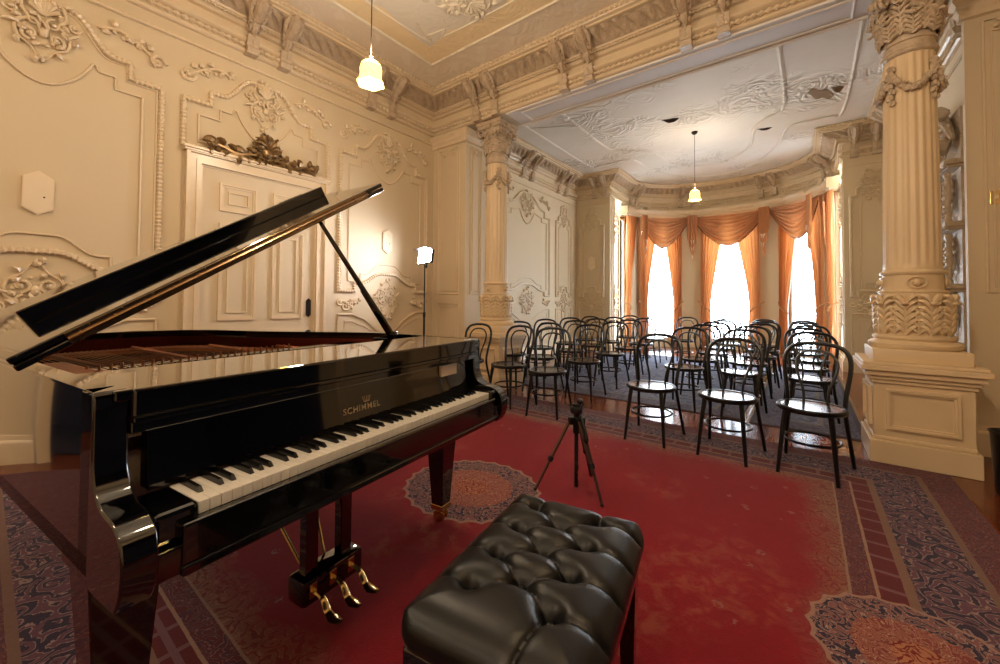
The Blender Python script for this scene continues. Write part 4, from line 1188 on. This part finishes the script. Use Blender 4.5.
for i in range(NU+1):
    u=-1+2*i/NU; row=[]
    for j in range(NV+1):
        v=-1+2*j/NV
        # superellipse-corner mapping
        x=u*ha; y=v*hb; cr=.05
        cx=max(0,abs(x)-(ha-cr)); cy=max(0,abs(y)-(hb-cr))
        if cx>0 and cy>0:
            m=max(cx,cy); d=math.hypot(cx,cy); k=m/d; x=math.copysign(ha-cr+cx*k,x); y=math.copysign(hb-cr+cy*k,y)
        row.append((x,y,.452+top_h(x,y)))
    rows.append(row)
mb.grid(rows)
# side skirt ring
def rr_pt(t,o):
    per=[]; 
    return None
ring=[]
edge=[rows[i][0] for i in range(NU+1)]+[rows[NU][j] for j in range(1,NV+1)]+[rows[i][NV] for i in range(NU-1,-1,-1)]+[rows[0][j] for j in range(NV-1,0,-1)]
prof=[(0,0),(.010,-.008),(.016,-.022),(.016,-.045),(.010,-.062),(.0,-.074),(-.01,-.078)]
S=[]
for o,dz in prof:
    row=[]
    for p in edge:
        n=Vector((max(0,abs(p[0])-(ha-.05))*(1 if p[0]>0 else -1),max(0,abs(p[1])-(hb-.05))*(1 if p[1]>0 else -1)))
        n=n.normalized() if n.length>1e-6 else Vector((0,0))
        row.append((p[0]+n.x*o,p[1]+n.y*o,p[2]+dz if dz>-.01 else .452+dz))
    S.append(row+[row[0]])
mb.grid(S)
mb.build('cushion','leather',bench,angle=75)
for p in BT:
    q=MB(); q.ell((p[0],p[1],.447),(.011,.011,.005),10,6); q.build('button','leather',bench)
q=MB(); q.b2((-ha+.004,-hb+.004,.30),(ha-.004,hb-.004,.376),.006); q.build('bench_apron','black',bench,smooth=False)
for sx in (-1,1):
    for sy in (-1,1):
        q=MB(); x,y=sx*(ha-.035),sy*(hb-.035)
        vs=[(x+a*.020,y+b*.020,0) for a,b in ((-1,-1),(1,-1),(1,1),(-1,1))]+[(x+a*.028,y+b*.028,.31) for a,b in ((-1,-1),(1,-1),(1,1),(-1,1))]
        q.add(vs,[(0,1,2,3),(4,7,6,5),(0,4,5,1),(1,5,6,2),(2,6,7,3),(3,7,4,0)]); q.build('leg','black',bench,smooth=False)
for sx in (-1,1):
    q=MB(); q.tube([(0,sx*(hb-.01),.345),(0,sx*(hb+.03),.345)],.007,10); q.tube([(0,sx*(hb+.022),.345),(0,sx*(hb+.04),.345)],.020,14); q.build('height_knob','blackplastic',bench)
# ================================================================= TRIPOD
TX,TY=-1.16,2.33
tp=thing('camera_tripod','small black and bronze camera tripod standing behind the piano bench','tripod',(TX,TY,RT))
q=MB(); q.tube([(0,0,.02),(0,0,.44)],.013,10); q.tube([(0,0,.36),(0,0,.45)],.022,12); q.build('centre_column','blackplastic',tp)
q=MB(); q.b2((-.03,-.03,.435),(.03,.03,.46),.006)
for an in (0,2.1,4.2): q.box((.035*math.cos(an),.035*math.sin(an),.44),(.04,.035,.045),an,.004)
q.build('shoulder','blackplastic',tp)
feet=[(-.20,-.17),(.215,-.10),(-.01,.24)]
for fx_,fy_ in feet:
    q=MB(); a=Vector((fx_*.16,fy_*.16,.44)); b=Vector((fx_,fy_,.006))
    m=a.lerp(b,.55); nrm=Vector((-fy_,fx_,0)).normalized()*.008
    for s_ in (-1,1): q.tube([a+nrm*s_,m+nrm*s_],.0095,6)
    q.tube([m,b],.0105,6); lg=q.build('leg','tripodleg',tp)
    q=MB(); q.ell((b.x,b.y,.011),(.012,.012,.011),8,6); q.build('rubber_foot','blackplastic',lg)
    q=MB(); q.tube([m-(b-a)*.03,m+(b-a)*.03],.019,8); q.build('leg_clamp','blackplastic',lg)
q=MB(); q.tube([(0,0,.45),(0,0,.49)],.018,10); q.box((0,0,.505),(.06,.05,.045),.3,.006); q.tube([(-.035,0,.505),(.035,.01,.505)],.022,10); q.box((.005,0,.538),(.055,.045,.012),.3,.003); q.ell((.02,.01,.56),(.022,.018,.02),8,6); q.tube([(.04,.012,.535),(.04,.012,.555)],.006,8)
q.build('pan_head','blackplastic',tp)
q=MB(); q.tube([(.02,.0,.50),(.075,-.03,.40),(.085,-.04,.36)],[.008,.009,.016],8); q.ell((.088,-.042,.345),(.016,.016,.028),8,6); q.build('pan_handle','blackplastic',tp)
q=MB(); q.tube([(0,.0,.36),(.03,-.05,.24),(.035,-.06,.20)],[.004,.005,.004],6); q.ell((.035,-.062,.17),(.012,.012,.035),8,6); q.build('crank_strap','blackplastic',tp)
# ================================================================= LED WORK LIGHT
LX,LY=-3.91,3.50
lt=thing('work_light','bright white led panel on a slim stand in the corner beyond the piano','lamp',(LX,LY,RT))
q=MB(); q.tube([(0,0,.05),(0,0,1.0)],.014,8); q.tube([(0,0,1.0),(0,0,1.66)],.009,8); q.tube([(0,0,.98),(0,0,1.04)],.019,8); q.build('pole','blackplastic',lt)
for an in (.4,2.5,4.6):
    q=MB(); q.tube([(0,0,.42),(.33*math.cos(an),.33*math.sin(an),.012)],.008,6); q.tube([(0,0,.12),(.18*math.cos(an),.18*math.sin(an),.22)],.005,6); q.build('leg','blackplastic',lt)
hd=bpy.data.objects.new('lamp_head',None)
dirv=Vector((-.28,-.94,.14)).normalized()
X_=Vector((dirv.y,-dirv.x,0)).normalized(); Z_=X_.cross(dirv)*-1
if Z_.z<0: Z_=-Z_
def hm(a,b,c): p=X_*a+dirv*b+Z_*c; return (p.x,p.y,p.z+1.76)
def hbox(mb,lo,hi,bev=.004):
    t_=MB(); t_.b2(lo,hi,bev); mb.add([hm(*p) for p in t_.v],t_.f)
q=MB(); hbox(q,(-.19,-.035,-.085),(.19,.0,.085)); hbox(q,(-.195,-.002,-.09),(.195,.012,-.08)); hbox(q,(-.195,-.002,.08),(.195,.012,.09)); hbox(q,(-.012,-.05,-.14),(.012,-.03,0)); q.build('housing','blackplastic',lt,smooth=False)
q=MB(); hbox(q,(-.185,.001,-.078),(.185,.006,.078),.002); q.build('led_panel','led',lt,smooth=False)
q=MB(); hbox(q,(-.19,.0,.09),(.19,.10,.094),.001); o=q.build('barn_door','blackplastic',lt,smooth=False)
# ================================================================= PENDANTS
def pendant(label,x,y,z,k=1.0,power=30,col=(1,.72,.40),cat='lamp',ceil=ZC):
    t=thing('pendant_lamp',label,cat,(x,y,z))
    q=MB(); q.tube([(0,0,.09*k),(0,0,ceil-z-.02)],.004,6); q.build('cord','darkiron',t)
    q=MB(); q.lathe([(.005,-.05),(.03,-.045),(.05,-.02),(.055,0)],(0,0,ceil-z-.0),16); q.build('canopy','darkiron',t)
    q=MB(); 
    fr_=lambda an,z_: 1+.07*math.sin(6*an)*max(0,min(1,(.02*k-z_)/(.1*k)))
    q.lathe([(.02*k,.10*k),(.045*k,.095*k),(.075*k,.07*k),(.085*k,.03*k),(.082*k,-.02*k),(.088*k,-.055*k),(.105*k,-.085*k),(.10*k,-.087*k),(.08*k,-.055*k),(.03*k,-.04*k)],n=36,rfun=fr_)
    q.build('glass_shade','shade',t)
    q=MB(); q.lathe([(.012,.09*k),(.022*k,.10*k),(.02*k,.125*k),(.008,.14*k)],n=14); q.build('gallery','brass',t)
    for zz,pw in ((-.15*k,.42),(.20*k,1.35)):
        li=bpy.data.lights.new('bulb_light','POINT'); li.energy=power*pw; li.color=col; li.shadow_soft_size=.05*k
        lo_=bpy.data.objects.new('bulb_light',li); COL.objects.link(lo_); lo_.parent=t; lo_.location=(.02,0,zz)
    return t
WARM=(1,.81,.60)
pendant('lit tulip glass pendant hanging over the piano near the left wall',-2.68,1.82,2.98,.98,36,WARM)
pendant('lit tulip glass pendant hanging from the far bay ceiling',-1.55,7.80,3.13,1.0,20,(1,.75,.45))
for i,(x,y) in enumerate(((-.35,1.1),(-2.68,-1.8),(-.35,-1.8))):  # unseen pendants added as warm fill for the near room
    pendant(('added lit tulip pendant, unseen above the bench','added lit tulip pendant, unseen behind the camera at left','added lit tulip pendant, unseen behind the camera at right')[i],x,y,2.98,.98,40 if i!=0 else 56,WARM)
# ================================================================= CURTAINS
def cpt(t,o,z): x,y=ept(t,o); return (x,y,z)
def curtain(label,t_out,t_cen,zt=3.44,group='sides of the bay curtains',npl=6):
    th=thing('curtain_panel',label,'curtain',(*ept(t_out,.08),0),0,group)
    o0=Vector((*ept(t_out,.08),0))
    rows=[];NZ=34;NS=64
    tz=1.0
    for i in range(NZ+1):
        z=zt-(zt-.02)*i/NZ
        if z>tz: w=(.36+.64*((z-tz)/(zt-tz))**1.35)
        else: w=.36+.10*(1-z/tz)
        row=[]
        for j in range(NS+1):
            s=j/NS
            pin=1-.55*math.exp(-((z-tz)/.22)**2)
            t=t_out+(t_cen-t_out)*s*w
            amp=.034*(.5+.5*pin)
            o=.10+.03*s+amp*math.sin(2*PI*npl*s+.6*math.sin(3*z))+.012*math.sin(2*PI*npl*2.3*s+1.7)
            row.append(Vector(cpt(t,o,z))-o0)
        rows.append(row)
    mb=MB(); mb.grid(rows); c=mb.build('drape','curtain',th,angle=80)
    # tie back
    mb=MB(); w=.36
    P=[cpt(t_out-(t_cen-t_out)*.10,.03,tz+.22)]+[cpt(t_out+(t_cen-t_out)*w*s,.10+.075*math.sin(PI*min(1,s*1.05))+.02,tz+.17-.2*s) for s in (0,.25,.5,.75,1.0)]
    mb.tube([Vector(p)-o0 for p in cat_rom(P,4)],.016,6); 
    e=Vector(P[-1])-o0; mb.ell(e,(.02,.02,.03),8,6)
    mb.build('tieback','tieback',th)
    return th
CW=[('left',136.5,14.5),('middle',87.5,15.5),('right',39.5,14.5)]
for nm,c,h in CW:
    curtain('copper silk curtain panel tied back at the left side of the %s bay window'%nm,c+h+3,c+1)
    curtain('copper silk curtain panel tied back at the right side of the %s bay window'%nm,c-h-3,c-1)
curtain('narrow copper curtain panel hanging at the far left end of the bay',177,160,npl=4); curtain('narrow copper curtain panel hanging at the far right end of the bay',4,18,npl=4)
def swag(label,ta,tb,drop=.80,zt=3.45):
    mb=MB(); rows=[]; NA=44; NV=60; nf=8
    tm=(ta+tb)/2; o0=Vector((*ept(tm,.1),zt-.4))
    for i in range(NV+1):
        v=i/NV; row=[]
        for j in range(NA+1):
            a=-1+2*j/NA
            sp=1-.10*v*(1-abs(a))
            t=tm+(tb-ta)/2*a*(1-.06*v)
            z=zt-.02-drop*v*(1-abs(a)**1.7)-.10*v*abs(a)**1.7
            fold=abs(math.sin(PI*(nf*v**.85)))**.7
            o=.22+.10*fold*(.3+.7*(1-a*a))*min(1,v*6+.2)+.03*math.sin(PI*v)*(1-a*a)
            row.append(Vector(cpt(t,o,z))-o0)
        rows.append(row)
    mb.grid(rows); s_=mb.build('valance_swag','swag',angle=80); s_.location=o0
    fr=MB()
    last=rows[-1]; fr.tube(last,.008,5)
    for p in resamp(last,.035): fr.ell((p.x,p.y,p.z-.018),(.009,.009,.016),6,4)
    fr.build('ball_fringe','fringe',s_)
    return tag(s_,label,'curtain valance','swags of the bay valance')
swag('copper silk valance swag over the left bay window',158,113); swag('copper silk valance swag over the middle bay window',112,63); swag('copper silk valance swag over the right bay window',62,18)
def jabot(label,t,drop=1.15,zt=3.45):
    o0=Vector((*ept(t,.2),zt-.5)); mb=MB(); ln=MB(); rows=[]; NS=28
    for i in range(13):
        v=i/12; row=[]
        for j in range(NS+1):
            s=j/NS; L_=drop*(.35+.65*(1-abs(s-.5)*2)) if True else drop
            stair=drop*(.45+.55*(1-abs(2*s-1)))
            tt=t+(s-.5)*8.0
            o=.39+.030*math.sin(2*PI*4*s)
            row.append(Vector(cpt(tt,o,zt-stair*v))-o0)
        rows.append(row)
    mb.grid(rows); j_=mb.build('valance_tail','swag',angle=80); j_.location=o0
    for k in range(3):
        z0=zt-drop*(.55+.17*k)
        for s_ in (-1,1):
            q=[Vector(cpt(t+s_*(1.9-.6*k),.435,z0))-o0,Vector(cpt(t+s_*(.5-.1*k),.438,z0-.02))-o0,Vector(cpt(t+s_*(.3),.438,z0-.13))-o0]
            ln.add(q+[x+Vector((.0,.003,0)) for x in q],[(0,1,2),(5,4,3),(0,3,4,1),(1,4,5,2),(2,5,3,0)])
    ln.build('lining','lining',j_,smooth=False)
    return tag(j_,label,'curtain valance','tails of the bay valance')
jabot('pleated valance tail hanging between the left and middle bay windows',112.5); jabot('pleated valance tail hanging between the middle and right bay windows',62.5)
jabot('pleated valance tail at the left end of the bay valance',160); jabot('pleated valance tail at the right end of the bay valance',19)
# ================================================================= small thing at right edge
t=thing('waste_bin','black slim bin standing beside the column pedestal at the right edge','bin',(1.03,3.96,0))
q=MB(); q.lathe([(.065,0),(.07,.02),(.088,.385),(.094,.395),(.088,.40),(.08,.385),(.06,.03)],n=24); q.build('body','blackplastic',t)
q=MB(); q.tube([(.092*math.cos(2*PI*k/24),.092*math.sin(2*PI*k/24),.398) for k in range(24)],.006,6,closed=True); q.build('rim','blackplastic',t)
t=thing('light_switch','small brass light switch plate on the right pier','switch',(1.225,4.9,2.06))
q=MB(); q.b2((-.035,-.008,-.055),(.035,0,.055),.003); q.build('plate','brass',t,smooth=False)
q=MB(); q.b2((-.008,-.016,-.014),(.008,-.007,.014),.002); q.build('toggle','plaque',t,smooth=False)
# ================================================================= LIGHT
w=bpy.data.worlds.new('daylight'); sc.world=w; w.use_nodes=True
bg=w.node_tree.nodes['Background']; bg.inputs[0].default_value=(.78,.90,1.0,1); bg.inputs[1].default_value=20.0
for c,h in WIN:
    li=bpy.data.lights.new('window_portal','AREA'); li.shape='RECTANGLE'; li.size=1.05 if h>12 else .65; li.size_y=ZT-ZS
    li.cycles.is_portal=True
    o=bpy.data.objects.new('window_portal',li); COL.objects.link(o); x,y=ept(c,-.30); o.location=(x,y,(ZS+ZT)/2)
    r=math.radians(c); d=-Vector((math.cos(r)/ERX,math.sin(r)/ERY,0)).normalized(); o.rotation_euler=d.to_track_quat('-Z','Z').to_euler()
# ================================================================= CAMERA
F,yaw,pt,rl,cy=397.4,-0.65279,0.02231,0.00712,291.6
cam=bpy.data.cameras.new('camera'); cam.sensor_width=36; cam.lens=F*36/1000; cam.clip_start=.02
cam.shift_y=-(332-cy)/1000
co=bpy.data.objects.new('camera',cam); COL.objects.link(co); sc.camera=co
fw=Vector((math.sin(yaw)*math.cos(pt),math.cos(yaw)*math.cos(pt),math.sin(pt)))
rt=Vector((math.cos(yaw),-math.sin(yaw),0)); up=rt.cross(fw)
r2=rt*math.cos(rl)+up*math.sin(rl); u2=-rt*math.sin(rl)+up*math.cos(rl)
m=Matrix((r2,u2,-fw)).transposed().to_4x4(); m.translation=Vector((0,0,1.21)); co.matrix_world=m
vs=sc.view_settings; vs.view_transform='Standard'; vs.look='None'; vs.exposure=0; vs.gamma=1; vs.use_curve_mapping=False
sc.cycles.max_bounces=8
